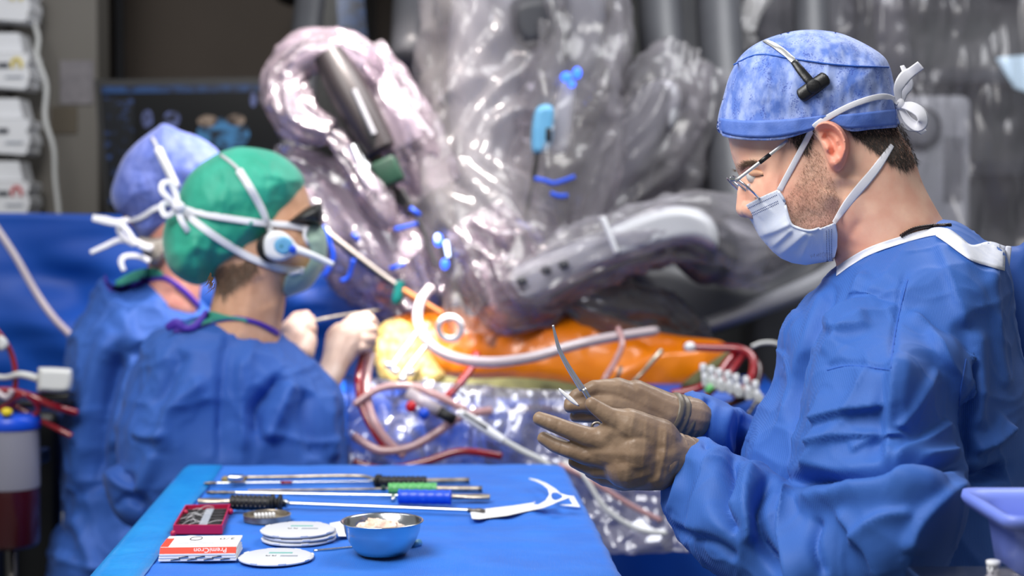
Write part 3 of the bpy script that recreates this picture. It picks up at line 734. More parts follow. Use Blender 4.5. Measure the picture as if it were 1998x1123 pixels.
# E: black grip at the left, shaft to the right
t = instrument('thin shaft instrument with its black knobbed grip at the left end', 0, (660, 984))
bar('tail', t, (388, 977.5), (455, 978.5), .0060, M['steel_warm'], rr=[.0070, .0092, .0092, .0075, .0052, .0050], flat=.0048)
grip('grip', t, (452, 979.5), (530, 981.5), .0108, M['rubber'], M['steel_dark'], 8)
mk('collar', *tube([T(529, 981, .011), T(534, 981, .011), T(539, 981, .011), T(546, 981, .011), T(550, 981, .011)], [.013, .0145, .007, .0145, .0125], 18, smooth=2), M['rubber'], t)
bar('shaft', t, (548, 981), (915, 995), .0029, M['steel'], ha=.0065, hb=.005)
bar('nut', t, (549, 981), (562, 981.5), .0062, M['steel'], ha=.0075)
bar('jaw', t, (913, 995), (947, 996.2), .0040, M['steel_dark'], rr=[.0040, .0030, .0040, .0022], ha=.005)

# ------------------------------------------------------------------ crimson needle box
c4 = [T(362, 1000), T(450, 998), T(434, 1041), T(338, 1041)]
bx = thing('needle_box', np.mean(c4, 0), 'open crimson plastic needle box lined with dark foam', 'box')
def rim(cs, w, h, lift=0.0):
    cs = [np.array((q[0], q[1], ZT + lift)) for q in cs]; m = np.mean(cs, 0); ins = [q + nrm(m - q) * w * 1.41 for q in cs]
    V = cs + [q + UP * h for q in cs] + [q + UP * h for q in ins] + ins
    F = []
    for i in range(4):
        j = (i + 1) % 4
        for a in (0, 4, 8): F.append((a + i, a + j, a + 4 + j, a + 4 + i))
        F.append((12 + i, 12 + j, j, i))
    return np.array(V), F
mk('tray_wall', *rim(c4, .0035, .012), M['magenta'], bx, smooth=False)
ii = [q + nrm(np.mean(c4, 0) - q) * .005 for q in c4]
mk('foam_pad', *prism([np.array((q[0], q[1], ZT + .001)) for q in ii], UP, .005), M['foam'], bx, smooth=False)
def q4(u, v, h):  # u along, v across the box (far to near)
    a = ii[0] * (1 - u) + ii[1] * u; b = ii[3] * (1 - u) + ii[2] * u; r = a * (1 - v) + b * v; return np.array((r[0], r[1], ZT + h))
for k in range(6):
    v = .12 + .15 * k; mk('foam_rib', *tube([q4(.03, v, .0065), q4(.97, v, .0065)], .0013, 8, smooth=0), M['black'], bx)
mk('count_label', *prism([q4(.48, .04, .0072), q4(.66, .04, .0072), q4(.66, .96, .0072), q4(.48, .96, .0072)], UP, .0006), M['inkgrey'], bx, smooth=False)
rnd = random.Random(4)
for k in range(12):
    u, v = rnd.uniform(.1, .9), rnd.uniform(.05, .95); a = rnd.uniform(-.9, .9); L_ = rnd.uniform(.012, .03)
    p = q4(u, v, .0085); d = np.array((math.cos(a), math.sin(a), 0))
    mk('needle_thread', *tube([p - d * L_ / 2, p + UP * rnd.uniform(.002, .008), p + d * L_ / 2 + UP * .002], .00035, 5, smooth=4), M['white'], bx)
for (a, b) in ((362, 1000), (450, 998), (338, 1041)): mk('hinge_knob', *ellipsoid(T(a, b, .007), (.004, .004, .005), seg=10, rings=6), M['magenta'], bx)

# ------------------------------------------------------------------ round tin with foam pieces
tc_ = T(521, 1015); tin = thing('round_tin', tc_, 'shallow round steel tin holding pale foam strips', 'tin')
R_ = .0335
mk('tin_body', *lathe([(0, .001), (R_, .001), (R_, .009), (R_ + .0007, .0095), (R_ - .0006, .010), (R_ - .0012, .009), (R_ - .0012, .003), (0, .003)], tc_, 48), M['steel_warm'], tin, sharp=40)
for k in range(6):
    q = T(499 + 7.0 * k, 1013.5 - .4 * k) ; mk('foam_strip', *rbox(q + UP * .0060, (.0034, .017, .005), .0008, axes((1, .25, 0))), M['paper'], tin, smooth=False)

# ------------------------------------------------------------------ stacks of white round packs
def text_mesh(nm, s, size, m, parent, origin, xdir, ydir, thick=.0002):
    cu = bpy.data.curves.new(nm, 'FONT'); cu.body = s; cu.size = 1.0; cu.align_x = 'CENTER'; cu.align_y = 'CENTER'; cu.resolution_u = 2
    o = bpy.data.objects.new(nm, cu); COL.objects.link(o); dg = bpy.context.evaluated_depsgraph_get(); me = o.evaluated_get(dg).to_mesh()
    V = np.array([tuple(v.co) for v in me.vertices]); F = [tuple(p_.vertices) for p_ in me.polygons]
    o.evaluated_get(dg).to_mesh_clear(); bpy.data.objects.remove(o); bpy.data.curves.remove(cu)
    x, y = nrm(xdir), nrm(ydir); W_ = np.asarray(origin) + V[:, :1] * x * size + V[:, 1:2] * y * size
    return mk(nm, W_, F, m, parent, smooth=False)
def round_pack(label, px, h0, R, tilt=0.0, labelside=True):
    c = T(px[0], px[1], 0) + UP * h0; t = thing('round_suture_pack', c, label, 'suture pack', 'white round suture packs')
    seg = 64; ang = np.linspace(0, 2 * math.pi, seg, endpoint=False)
    pr = [(0, 0), (R * .96, 0), (R, .0010), (R, .0024), (R * .985, .0032), (R * .95, .0036), (R * .93, .0044), (R * .90, .0048), (0, .0048)]
    mk('shell', *lathe(pr, c + UP * .0004, seg), M['pack'], t, sharp=35)
    for k in range(8):
        a = k * math.pi / 4 + .3; d = np.array((math.cos(a), math.sin(a), 0)); mk('rim_tab', *rbox(c + d * R * .985 + UP * .0034, (.002, .010, .0022), .0006, axes(d)), M['white'], t, smooth=False)
    if labelside:
        z = c + UP * .0054
        mk('window_print', *rbox(z + np.array((.004, .013, -.0001)), (.030, .007, .0004), .0001), M['winprint'], t, smooth=False)
        for dx in (-.010, -.002):
            mk('logo_mark', *rbox(z + np.array((dx, -.004, 0)), (.0052, .0040, .0004), .0001), M['ink'], t, smooth=False)
            mk('logo_notch', *rbox(z + np.array((dx + .0006, -.004, .0003)), (.0028, .0016, .0003), .0001), M['white'], t, smooth=False)
        for k in range(3): mk('print_line', *rbox(z + np.array((.017, -.003 - .0024 * k, 0)), (.022, .0013, .0003), .0001), M['inkgrey'], t, smooth=False)
    return t
M['pack'] = mat('frosted_white_plastic', 'd2d4da', .4, bump=.05)
M['winprint'] = mat('teal_print', '6fb0aa', .5)
round_pack('white round suture pack at the bottom of the stack of three', (583, 1052), 0, .0500, labelside=False)
round_pack('white round suture pack in the middle of the stack of three', (585, 1052), .0054, .0495, labelside=False)
round_pack('white round suture pack on top of the stack, with teal print window', (581, 1052), .0108, .0500)
round_pack('single white round suture pack at the front edge beside the suture box', (539, 1090), 0, .0475)

# ------------------------------------------------------------------ suture box with red band
o0 = T(386, 1087); sx = thing('suture_box', o0, 'white and red cardboard suture box with upside-down lettering', 'box')
a0, a1 = T(308, 1096), T(462, 1094); ux = nrm(a1 - a0); uy = np.array((-ux[1], ux[0], 0)); Lx = np.linalg.norm(a1 - a0)
def sb(u, v, h): return a0 + ux * Lx * u + uy * v + UP * h
for k in range(3):
    mk('folder', *rbox(sb(.5, .036, .0018 + .0034 * k), (Lx * (.99 - .01 * k), .072, .0030), .0008, axes(ux)), M['paper'], sx, smooth=False)
mk('lid', *rbox(sb(.505, .042, .0158), (Lx * .97, .070, .0030), .0008, axes(ux)), M['paper'], sx, smooth=False)
tiltn = nrm(-uy * .8 + UP * .6); fl_up = nrm(UP * .8 + uy * .6)
mk('red_band', *rbox(sb(.505, .0035, .0134), (Lx * .97, .0012, .0092), .0004, np.array([ux, -tiltn, fl_up])), M['redink'], sx, smooth=False)
mk('red_side', *rbox(sb(.07, .034, .0175), (Lx * .10, .052, .0006), .0002, axes(ux)), M['redink'], sx, smooth=False)
text_mesh('brand_lettering', 'PremiCron', .0092, M['paper'], sx, sb(.66, .0035, .0134) + tiltn * .0009, -ux, -fl_up)
text_mesh('size_lettering', '2/0', .017, M['ink'], sx, sb(.82, .056, .0176), -ux, -uy)
for k in range(3): mk('print_line', *rbox(sb(.30 + .14 * k, .030 + .008 * (k % 2), .0175), (Lx * .18, .0022, .0004), .0001, axes(ux)), M['inkgrey'], sx, smooth=False)
mk('needle_drawing', *tube([sb(.36, .048, .0176), sb(.33, .056, .0176), sb(.36, .066, .0176), sb(.46, .067, .0176), sb(.48, .056, .0176), sb(.44, .048, .0176)], .0007, 6, closed=True), M['ink'], sx)
for k in range(7):
    u = .22 + .105 * k; mk('thread_slot', *rbox(sb(u, -.0004, .0030 + .0030 * (k % 2)), (.012, .0010, .0009), .0001, axes(nrm(ux + UP * .12))), M['ink'], sx, smooth=False)
o = mk('pull_tab', *prism([sb(.16 + .10 * math.cos(q) + .12, .094 + .008 * math.sin(q), .012) for q in np.linspace(0, 2 * math.pi, 24, endpoint=False)], UP, .0006), M['paper'], sx, smooth=False)

# ------------------------------------------------------------------ steel bowl with swab
bc = T(746, 1081); bowl = thing('steel_bowl', bc, 'small stainless steel bowl holding a pinkish swab', 'bowl')
Rb = .0535
prf = [(0, .001), (.028, .001), (.032, .003), (.038, .010), (.044, .020), (.0480, .030), (.0500, .0405), (Rb - .001, .0425), (Rb, .0438), (Rb - .001, .0448), (.0495, .0432), (.0470, .030), (.042, .018), (.034, .008), (.026, .0035), (0, .003)]
mk('bowl_shell', *lathe(prf, bc, 72), M['steel'], bowl)
sw = thing('swab', bc + np.array((-.003, .004, .003)), 'crumpled pinkish gauze swab inside the steel bowl', 'swab')
Vs, Fs = fuse([ellipsoid(bc + np.array((-.008, .004, .026)), (.024, .020, .016)), ellipsoid(bc + np.array((.010, .002, .026)), (.016, .016, .013)), ellipsoid(bc + np.array((0, .004, .014)), (.028, .026, .012))], .0014, 2)
Vs = Vs + (Vs - (bc + np.array((0, 0, .02)))) * (.16 * ridged(Vs * 90, 2, 3) + .08 * fbm(Vs * 200, 2, 8))[:, None]
mk('gauze', Vs, Fs, M['gauze'], sw)

# thin rod, paper slips, cut sheet
o = mk('probe', *tube([T(612, 1074, .002), T(700, 1066, .002), T(812, 1055, .002)], .0018, 8), M['steel']); tag(o, 'thin steel probe lying behind the steel bowl', 'probe')
o = mk('blue_stopper', *tube([T(806, 1062, .004), T(818, 1058, .004)], .005, 12), M['lightblue']); tag(o, 'small blue plastic stopper peeking out right of the bowl', 'stopper')
o = mk('paper_slip', *prism([T(643, 1021, .004), T(742, 1003, .010), T(763, 1003, .011), T(775, 1012, .009), T(700, 1030, .004), T(648, 1030, .002)], UP, .0006), M['paper'], smooth=False); tag(o, 'white paper slip lying behind the bowl', 'paper')
o = mk('paper_slip', *prism([T(655, 1030, .003), T(700, 1030, .003), T(690, 1046, .003), T(660, 1046, .003)], UP, .0006), M['paper'], smooth=False); tag(o, 'small white card tucked between the stacked packs and the bowl', 'card')
# cut-out patch sheet: a strip with a curling two-armed offcut
ol = [(918, 998), (938, 993), (965, 990), (1000, 986), (1040, 980), (1046, 977), (1040, 983), (1050, 984), (1064, 976), (1072, 964), (1069, 953), (1058, 944), (1046, 938), (1034, 934), (1031, 932), (1048, 935), (1066, 942), (1084, 953), (1094, 962),
      (1108, 966), (1119, 967), (1100, 974), (1089, 978), (1076, 984), (1060, 990), (1030, 996), (990, 1005), (958, 1009), (935, 1012), (921, 1011)]
hole = [(1076, 962), (1087, 960), (1098, 968), (1086, 975), (1077, 972)]
bend = [(920, 1005, .0), (1000, 998, .0), (1060, 985, 0), (1075, 962, .0), (1033, 933, .0), (1119, 967, 0)]
pts_h = lambda q: .002 + .010 * np.clip((1000 - q[:, 0]) / 80, 0, 1) * 0 + .030 * np.clip((q[:, 0] - 1030) / 70, 0, 1)
v2 = resample(np.array(ol, float), 3, True)
def cutsheet():
    g = v2; hs = resample(spl(hole, 6, True), 3, True)
    gx, gy = np.meshgrid(np.arange(915, 1125, 4.), np.arange(930, 1014, 3.)); q = np.stack([gx.ravel(), gy.ravel()], 1)
    d0, _, _ = polydist(q, g, True); dh, _, _ = polydist(q, hs, True); q = q[inside(g, q) & ~inside(hs, q) & (d0 > 1.6) & (dh > 1.6)]
    pts = np.vstack([g, hs, q]); ed = [(i, (i + 1) % len(g)) for i in range(len(g))] + [(len(g) + i, len(g) + (i + 1) % len(hs)) for i in range(len(hs))]
    vv, _, fc, _, _, _ = delaunay_2d_cdt([Vector(p_) for p_ in pts], ed, [], 2, 1e-4); vv = np.array([tuple(v) for v in vv]); cn = np.array([vv[list(f)].mean(0) for f in fc])
    ok = inside(g, cn) & ~inside(hs, cn); fc = [f for f, o_ in zip(fc, ok) if o_]
    # the sheet stands up a little towards its forked end
    hh = .003 + .022 * np.clip((vv[:, 0] - 1035) / 60, 0, 1) ** 1.5 + .012 * np.clip((985 - vv[:, 1]) / 50, 0, 1) * (vv[:, 0] > 1020) + .0015 * np.sin(vv[:, 0] * .09)
    X = np.array([PZ(a, b, ZT + h) for (a, b), h in zip(vv, hh)])
    V = np.vstack([X, X + np.array((0, 0, -.0006))]); N = len(X); F = list(fc) + [tuple(N + i for i in reversed(f)) for f in fc]
    return V, F
o = mk('patch_offcut', *cutsheet(), M['paper']); tag(o, 'white cut-out patch sheet with a forked curling end', 'patch sheet')
o2 = mk('cut_scrap', *prism([T(1119, 967, .012), T(1132, 989, .004), T(1100, 986, .004), T(1092, 984.5, .003), T(1118, 984, .006), T(1110, 972, .012)], UP, .0006), M['paper'], o, smooth=False)

# ------------------------------------------------------------------ the man in the foreground (profile, facing left)
YM = 1.90
man = thing('person', (P(1740, 900, YM)[0], YM, 0), 'man in profile wearing blue gown, mesh cap, spectacles and mask, working with brown gloves', 'person')
head_ol = [(1418, 240), (1421, 270), (1428, 305), (1434, 322), (1438, 335), (1446, 352), (1445, 375), (1447, 396), (1456, 411), (1464, 420), (1469, 434), (1478, 448), (1490, 468), (1504, 488), (1526, 501), (1555, 504), (1588, 494), (1612, 484),
           (1628, 505), (1634, 535), (1645, 590), (1700, 640), (1800, 640), (1868, 580), (1872, 500), (1853, 450), (1830, 412), (1802, 360), (1786, 313), (1775, 285), (1752, 250), (1742, 210), (1735, 165), (1722, 125), (1690, 95), (1640, 74), (1580, 68), (1525, 76), (1480, 97), (1448, 127), (1428, 167), (1418, 205)]
head_folds = [([(1440, 326), (1465, 318), (1500, 322)], .0045, 10), ([(1452, 344), (1470, 340), (1492, 338)], -.0075, 13), ([(1470, 352), (1474, 375), (1482, 400)], -.0055, 9),
              ([(1495, 365), (1525, 370)], .0050, 26), ([(1455, 360), (1458, 395)], .0020, 10), ([(1640, 480), (1652, 420), (1656, 350)], -.008, 28), ([(1600, 420), (1622, 370)], .004, 26),
              ([(1672, 345), (1658, 410), (1648, 480)], .006, 20), ([(1634, 505), (1650, 470), (1680, 425)], -.0016, 8)]
hv = inflate(head_ol, YM, .0765, .0765, 128, step=5, fold=head_folds)
ear_ol = [(1580, 250), (1590, 240), (1604, 233), (1622, 234), (1642, 248), (1654, 270), (1656, 291), (1651, 313), (1644, 328), (1632, 335), (1621, 328), (1613, 312), (1605, 290), (1594, 270)]
ear_f = [([(1588, 252), (1600, 241), (1620, 241), (1638, 253), (1648, 273), (1649, 292), (1643, 312)], .0075, 5.0), ([(1606, 262), (1620, 270), (1630, 288), (1625, 305)], -.0105, 8.5), ([(1600, 256), (1622, 256), (1638, 272), (1640, 290)], -.006, 3.6),
         ([(1630, 272), (1634, 292), (1630, 306)], .0028, 3.2), ([(1612, 284), (1617, 296)], .0060, 4.5), ([(1624, 312), (1633, 324)], .0055, 9)]
ev = inflate(ear_ol, 1.8185, .0075, .015, 16, step=2.2, fold=ear_f, bend=[(1655, 280, -.006), (1590, 270, .004), (1630, 330, -.001)])
nose = chain([P(1455, 350, YM), P(1452, 378, YM), P(1456, 405, YM)], [.007, .009, .013])
ala = chain([P(1462, 408, YM - .012), P(1470, 412, YM - .014)], [.010, .010])
HV, HF = fuse([hv, ev] + nose + ala, .0016, 3)
body = mk('body', HV, HF, M['skin'], man)
S_head = Surf((HV, HF))
beard_pg = np.array([(1584, 285), (1604, 300), (1614, 330), (1626, 352), (1640, 400), (1634, 440), (1630, 500), (1580, 500), (1500, 470), (1530, 430), (1524, 395), (1545, 372), (1562, 335), (1572, 300)], float)
nape_pg = np.array([(1650, 245), (1700, 240), (1760, 240), (1775, 275), (1792, 318), (1768, 330), (1742, 322), (1718, 303), (1690, 280), (1662, 262)], float)
burn_pg = np.array([(1530, 255), (1590, 240), (1586, 268), (1578, 300), (1566, 300), (1553, 284), (1543, 274)], float)
def skin_mask(px, py, co):
    q = np.stack([px, py], 1); v = np.zeros(len(q))
    for pg, a, soft in ((beard_pg, .34, 14.), (nape_pg, 1.0, 7.), (burn_pg, .9, 4.)):
        d, _, _ = polydist(q, pg, True); s = np.where(inside(pg, q), d, -d); v = np.maximum(v, a * np.clip(.5 + s / (2 * soft), 0, 1))
    d, _, _ = polydist(q, np.array([(1437, 333), (1452, 324), (1475, 318)], float)); v = np.maximum(v, .85 * np.clip(1.6 - d / 6, 0, 1))
    return v
paint(body, skin_mask)
ear_pg = np.array([(1588, 240), (1604, 232), (1624, 233), (1644, 247), (1657, 270), (1658, 292), (1652, 315), (1645, 331), (1632, 338), (1619, 330), (1612, 305), (1600, 268)], float)
def flush_mask(px, py, co):
    q = np.stack([px, py], 1); d, _, _ = polydist(q, ear_pg, True); v = .62 * np.clip(.5 + np.where(inside(ear_pg, q), d, -d) / 8, 0, 1)
    for c_, r_ in (((1455, 385), 30.), ((1515, 375), 45.), ((1660, 480), 60.)): v = np.maximum(v, .30 * np.exp(-((px - c_[0]) ** 2 + (py - c_[1]) ** 2) / r_ ** 2))
    return v
paint(body, flush_mask, 'flush')
hb = mk('hair', *strands(S_head, nape_pg, 2600, 17, -62, .00016, 1, lift=.0022), M['hair'], man); hb['kind'] = 'stuff'
hb = mk('sideburn', *strands(S_head, burn_pg, 700, 15, -70, .00016, 2, lift=.002), M['hair'], man); hb['kind'] = 'stuff'
hb = mk('stubble', *strands(S_head, beard_pg[:12], 2600, 6.5, -68, .00009, 3, lift=.0012, jit=.5), M['beard'], man); hb['kind'] = 'stuff'
hb = mk('eyebrow', *strands(S_head, [(1434, 334), (1440, 325), (1460, 315), (1478, 315), (1480, 321), (1460, 325), (1444, 337)], 420, 11, 160, .00014, 4, lift=.0022), M['brow'], man); hb['kind'] = 'stuff'
eyeb = mk('eye', *ellipsoid(S_head.on(1472, 343, -.0070), (.0100, .009, .0090)), M['offwhite'], man)
mk('iris', *ellipsoid(S_head.on(1466, 346, .0006), (.0040, .003, .0040)), M['black'], eyeb)
mk('upper_eyelid', *tube([S_head.on(1458, 340, .0), S_head.on(1468, 337, .0016), S_head.on(1480, 336, .0016), S_head.on(1490, 339, -.001)], [.002, .0042, .0042, .002], 10), M['skin_plain'], man)
mk('lashes', *tube([S_head.on(1457, 345, .0022), S_head.on(1468, 342.5, .0034), S_head.on(1480, 341, .003), S_head.on(1489, 342, .001)], [.0006, .0011, .0011, .0006], 6), M['hair'], man)

# cap
cap_top = [(1402, 258), (1401, 228), (1412, 186), (1424, 146), (1446, 108), (1481, 82), (1528, 65), (1575, 58), (1632, 63), (1679, 81), (1720, 106), (1736, 129), (1745, 167), (1751, 205), (1756, 244)]
cap_bot = [(1735, 247), (1698, 249), (1656, 252), (1625, 238), (1605, 237), (1585, 250), (1542, 264), (1509, 269), (1443, 268)]
def cap_noise(v, w): return .0022 * fbm(w * np.array((38, 38, 26)), 3, 2) + .0016 * ridged(w * np.array((60, 60, 24)), 2, 6)
cap_f = [([(1428, 128), (1480, 108), (1550, 116), (1640, 128), (1736, 132)], .0022, 4), ([(1700, 240), (1690, 200), (1700, 150)], .002, 10), ([(1500, 200), (1490, 160), (1510, 125)], .002, 12), ([(1610, 225), (1600, 190), (1620, 140)], .002, 10)]
cv = inflate(cap_top + cap_bot, YM, .0865, .0865, 135, step=4, dline=cap_top, fold=cap_f, noise=cap_noise)
cap = mk('cap', *cv, M['cap_blue'], man)
S_cap = Surf(cv)
mk('cap_band', *patch(S_cap, [(1403, 230), (1460, 235), (1540, 232), (1600, 226), (1660, 222), (1752, 212)], [(1404, 257), (1443, 266), (1509, 267), (1560, 258), (1620, 244), (1656, 250), (1698, 247), (1754, 243)], .0014, 7), M['cap_band'], cap)
mk('cap_seam', *tube(S_cap.line([(1432, 126), (1480, 106), (1550, 115), (1640, 127), (1734, 131)], .0008), .0010, 6, 0), M['seam'], cap)
# mask
mask_sil = [(1449, 404), (1455, 414), (1468, 436), (1481, 460), (1490, 471), (1508, 491), (1524, 504), (1546, 513), (1572, 517), (1610, 511), (1626, 509)]
mask_in = [(1631, 480), (1631, 457), (1627, 434), (1602, 444), (1578, 450), (1556, 444), (1543, 436), (1535, 412), (1530, 390), (1519, 372), (1484, 387)]
mask_f = [([(1481, 461), (1510, 452), (1544, 436)], .0050, 5, 16), ([(1497, 489), (1520, 470), (1546, 446)], .0050, 5, 14), ([(1516, 502), (1545, 478), (1574, 452)], .0045, 6, 14), ([(1560, 515), (1573, 482), (1582, 453)], .0032, 6, 12), ([(1500, 402), (1480, 425)], .002, 14), ([(1602, 448), (1606, 505)], -.0015, 5)]
mv = inflate(mask_sil + mask_in, YM, .080, .080, 122, step=3, dline=[(1440, 380)] + mask_sil + [(1650, 513)], fold=mask_f, closed_spl=False)
mask_o = mk('mask', *mv, M['mask'], man)
S_mask = Surf(mv)
for a, b in (((1453, 409), (1517, 379)), ((1459, 419), (1519, 391)), ((1461, 423), (1520, 395)), ((1612, 449), (1614, 508)), ((1617, 447), (1619, 508)), ((1622, 446), (1623, 507))):
    q = resample(np.array([a, b], float), 3.2); parts = []
    for k in range(0, len(q) - 1, 1):
        parts.append(tube([S_mask.on(*q[k], .0003), S_mask.on(*(q[k] * .5 + q[k + 1] * .5), .0003)], .0005, 5, 0))
    mk('stitch_row', *cat_mesh(parts), M['stitch'], mask_o)['kind'] = 'stuff'
mk('mask_binding', *tube(S_mask.line([(1519, 373), (1530, 391), (1535, 412), (1543, 436), (1556, 444), (1578, 450), (1602, 444), (1626, 434)], .0002, step=4), .0016, 8, 0), M['mask'], mask_o)
S_all = Surf((HV, HF), cv, mv)
def strap(nm, px, w, off=.001, parent=None, m='tie', surf=None, step=6):
    L_ = (surf or S_all).line(px, off, step=step)
    for _ in range(3): L_[1:-1] = (L_[:-2] + 2 * L_[1:-1] + L_[2:]) / 4
    return mk(nm, *tube(L_, w, 8, 0, flat=.0005, nref=np.array((0, -1., 0))), M[m], parent or mask_o)
strap('tie', [(1521, 371), (1547, 323), (1570, 280), (1587, 249), (1612, 231), (1660, 206), (1708, 190), (1736, 189), (1753, 201)], .0036, .0022)
strap('tie', [(1627, 435), (1648, 404), (1670, 376), (1708, 331), (1741, 283)], [.0028, .0050, .0056, .0050, .0030], .0016)
kn = P(1756, 203, 1.855)
def bow(px, w, Ys): return mk('tie_bow', *tube([P(a, b, y) for (a, b), y in zip(px, Ys)], w, 8, 5, flat=.0006, nref=np.array((.3, -1., .2))), M['tie'], mask_o)
bow([(1756, 203), (1752, 175), (1764, 152), (1779, 140), (1797, 127)], [.004, .006, .0075, .006, .006], [1.855, 1.85, 1.85, 1.85, 1.84])
bow([(1757, 203), (1762, 180), (1774, 165), (1770, 148), (1760, 128)], [.004, .0065, .006, .005, .003], [1.86, 1.865, 1.865, 1.865, 1.87])
bow([(1756, 205), (1775, 207), (1796, 220), (1801, 238), (1788, 246), (1770, 232), (1757, 208)], [.004, .007, .008, .007, .007, .006, .004], [1.855, 1.845, 1.84, 1.84, 1.845, 1.85, 1.857])
bow([(1756, 206), (1760, 228), (1772, 244), (1790, 250), (1803, 259)], [.004, .006, .007, .006, .005], [1.858, 1.86, 1.86, 1.855, 1.85])
mk('tie_knot', *ellipsoid(kn, (.006, .006, .007)), M['tie'], mask_o)

# headset
hs = bpy.data.objects.new('headset', None); COL.objects.link(hs); hs.parent = man
mk('head_band', *tube(S_cap.line([(1493, 79), (1507, 86), (1519, 94), (1536, 107), (1552, 122)], .0028, step=5), .0040, 10, 0, flat=.0009, nref=np.array((0, -1., .4))), M['steel_bright'], hs)
mk('slider_arm', *tube(S_cap.line([(1549, 120), (1563, 138), (1578, 156), (1590, 170)], .005, step=5), [.0042, .0052, .0056, .0052], 12, 0, flat=.0025, nref=np.array((0, -1., .3))), M['black'], hs)
c0 = S_cap.on(1587, 168, .004); a0_, a1_ = S_cap.on(1564, 186, .004), S_cap.on(1610, 153, .004)
mk('ear_pad', *tube([a0_ + (a1_ - a0_) * s for s in (-.12, -.1, -.05, .0, .5, 1, 1.05, 1.1, 1.12)], [.001, .0050, .0075, .0085, .0088, .0085, .0075, .0050, .001], 16, 0, flat=.005, nref=np.array((0, -1., .2))), M['black'], hs)
mk('pivot', *lathe([(0, .009), (.0064, .009), (.0078, .0075), (.0082, 0)], c0, 24, nrm(CAM - c0)), M['rubber'], hs)

# spectacles
gl = bpy.data.objects.new('spectacles', None); COL.objects.link(gl); gl.parent = man
h0 = P(1435, 353, YM - .068); h1 = S_head.on(1537, 274, .002)
mk('temple_arm', *tube([h0, h0 * .5 + h1 * .5 + np.array((0, -.003, 0)), h1], .0021, 10, 4, flat=.0011, nref=np.array((0, -1., .3))), M['steel_bright'], gl)
g1 = h0 * .55 + h1 * .45; g2 = h0 * .35 + h1 * .65
mk('temple_sleeve', *tube([g1 + np.array((0, -.0032, 0)), g2 + np.array((0, -.003, 0))], .0026, 10, 0, flat=.0015, nref=np.array((0, -1., .3))), M['black'], gl)
u_ = P(1476, 391, YM) - P(1424, 345, YM); Lu = np.linalg.norm(u_) / 2; u_ = nrm(u_); w_ = nrm(np.array((.16, 1, -.10))); w_ = nrm(w_ - u_ * (w_ @ u_)); fn = np.cross(u_, w_)
for sgn in (-1, 1):
    c = P(1450, 368, YM) + np.array((.002 * sgn, sgn * .036, 0)); ring = [c + u_ * Lu * math.cos(a) * .98 + w_ * .027 * math.sin(a) for a in np.linspace(0, 2 * math.pi, 36, endpoint=False)]
    mk('rim', *tube(ring, .0013, 8, 0, closed=True), M['steel'], gl)
    V = np.array([c - fn * .0004] + ring); mk('lens', *cat_mesh([prism(ring, fn, .0014)]), M['lens'], gl)
    pd = P(1459, 366, YM) + np.array((0, sgn * .013, 0)); mk('nose_pad', *ellipsoid(pd, (.004, .002, .005)), M['cleartube'], gl)
    mk('pad_wire', *tube([pd, pd + np.array((-.006, sgn * .004, .002)), P(1448, 360, YM) + np.array((0, sgn * .012, 0))], .0007, 6), M['steel'], gl)
mk('bridge', *tube([P(1440, 352, YM) + np.array((0, -.012, 0)), P(1436, 347, YM), P(1440, 352, YM) + np.array((0, .012, 0))], .0013, 8), M['steel'], gl)
mk('hinge', *rbox(P(1429, 349, YM - .064), (.007, .008, .005), .001), M['steel'], gl)

# ------------------------------------------------------------------ gown
gown_ol = [(1634, 515), (1662, 492), (1700, 470), (1760, 448), (1830, 432), (1868, 440), (1905, 462), (1945, 482), (1962, 520), (1974, 600), (1986, 690), (1998, 780), (2010, 900), (2012, 1123), (2030, 1700), (2040, 2700), (1300, 2700), (1380, 1700), (1430, 1123), (1440, 1000), (1445, 900), (1468, 832), (1488, 790), (1512, 748), (1521, 706), (1531, 640), (1574, 583), (1604, 552)]
gown_dl = [(1634, 515), (1662, 492), (1700, 470), (1760, 448), (1830, 432), (1868, 440), (1905, 462), (1945, 482), (1962, 520), (1974, 600), (1986, 690), (1998, 780), (2010, 900), (2012, 1123), (2030, 1700), (2040, 2760)]
gown_dl2 = [(1300, 2760), (1380, 1700), (1430, 1123), (1440, 1000), (1445, 900), (1468, 832), (1488, 790), (1512, 748), (1521, 706), (1531, 640), (1574, 583), (1604, 552), (1634, 515)]
sl_ol = [(1690, 575), (1760, 556), (1830, 580), (1875, 640), (1890, 694), (1879, 740), (1868, 826), (1879, 900), (1886, 940), (1874, 1010), (1838, 1083), (1800, 1130), (1740, 1180), (1640, 1210), (1520, 1190), (1420, 1145), (1345, 1090), (1297, 1042), (1277, 1003), (1269, 958), (1277, 930), (1303, 902), (1330, 868), (1358, 851), (1390, 866), (1425, 890), (1470, 910), (1514, 934), (1543, 944), (1552, 900), (1562, 820), (1572, 740), (1586, 670), (1610, 622), (1645, 592)]
fs_ol = [(1335, 768), (1380, 770), (1430, 795), (1475, 815), (1530, 850), (1560, 900), (1520, 960), (1440, 920), (1380, 890), (1345, 866), (1330, 840), (1338, 800)]
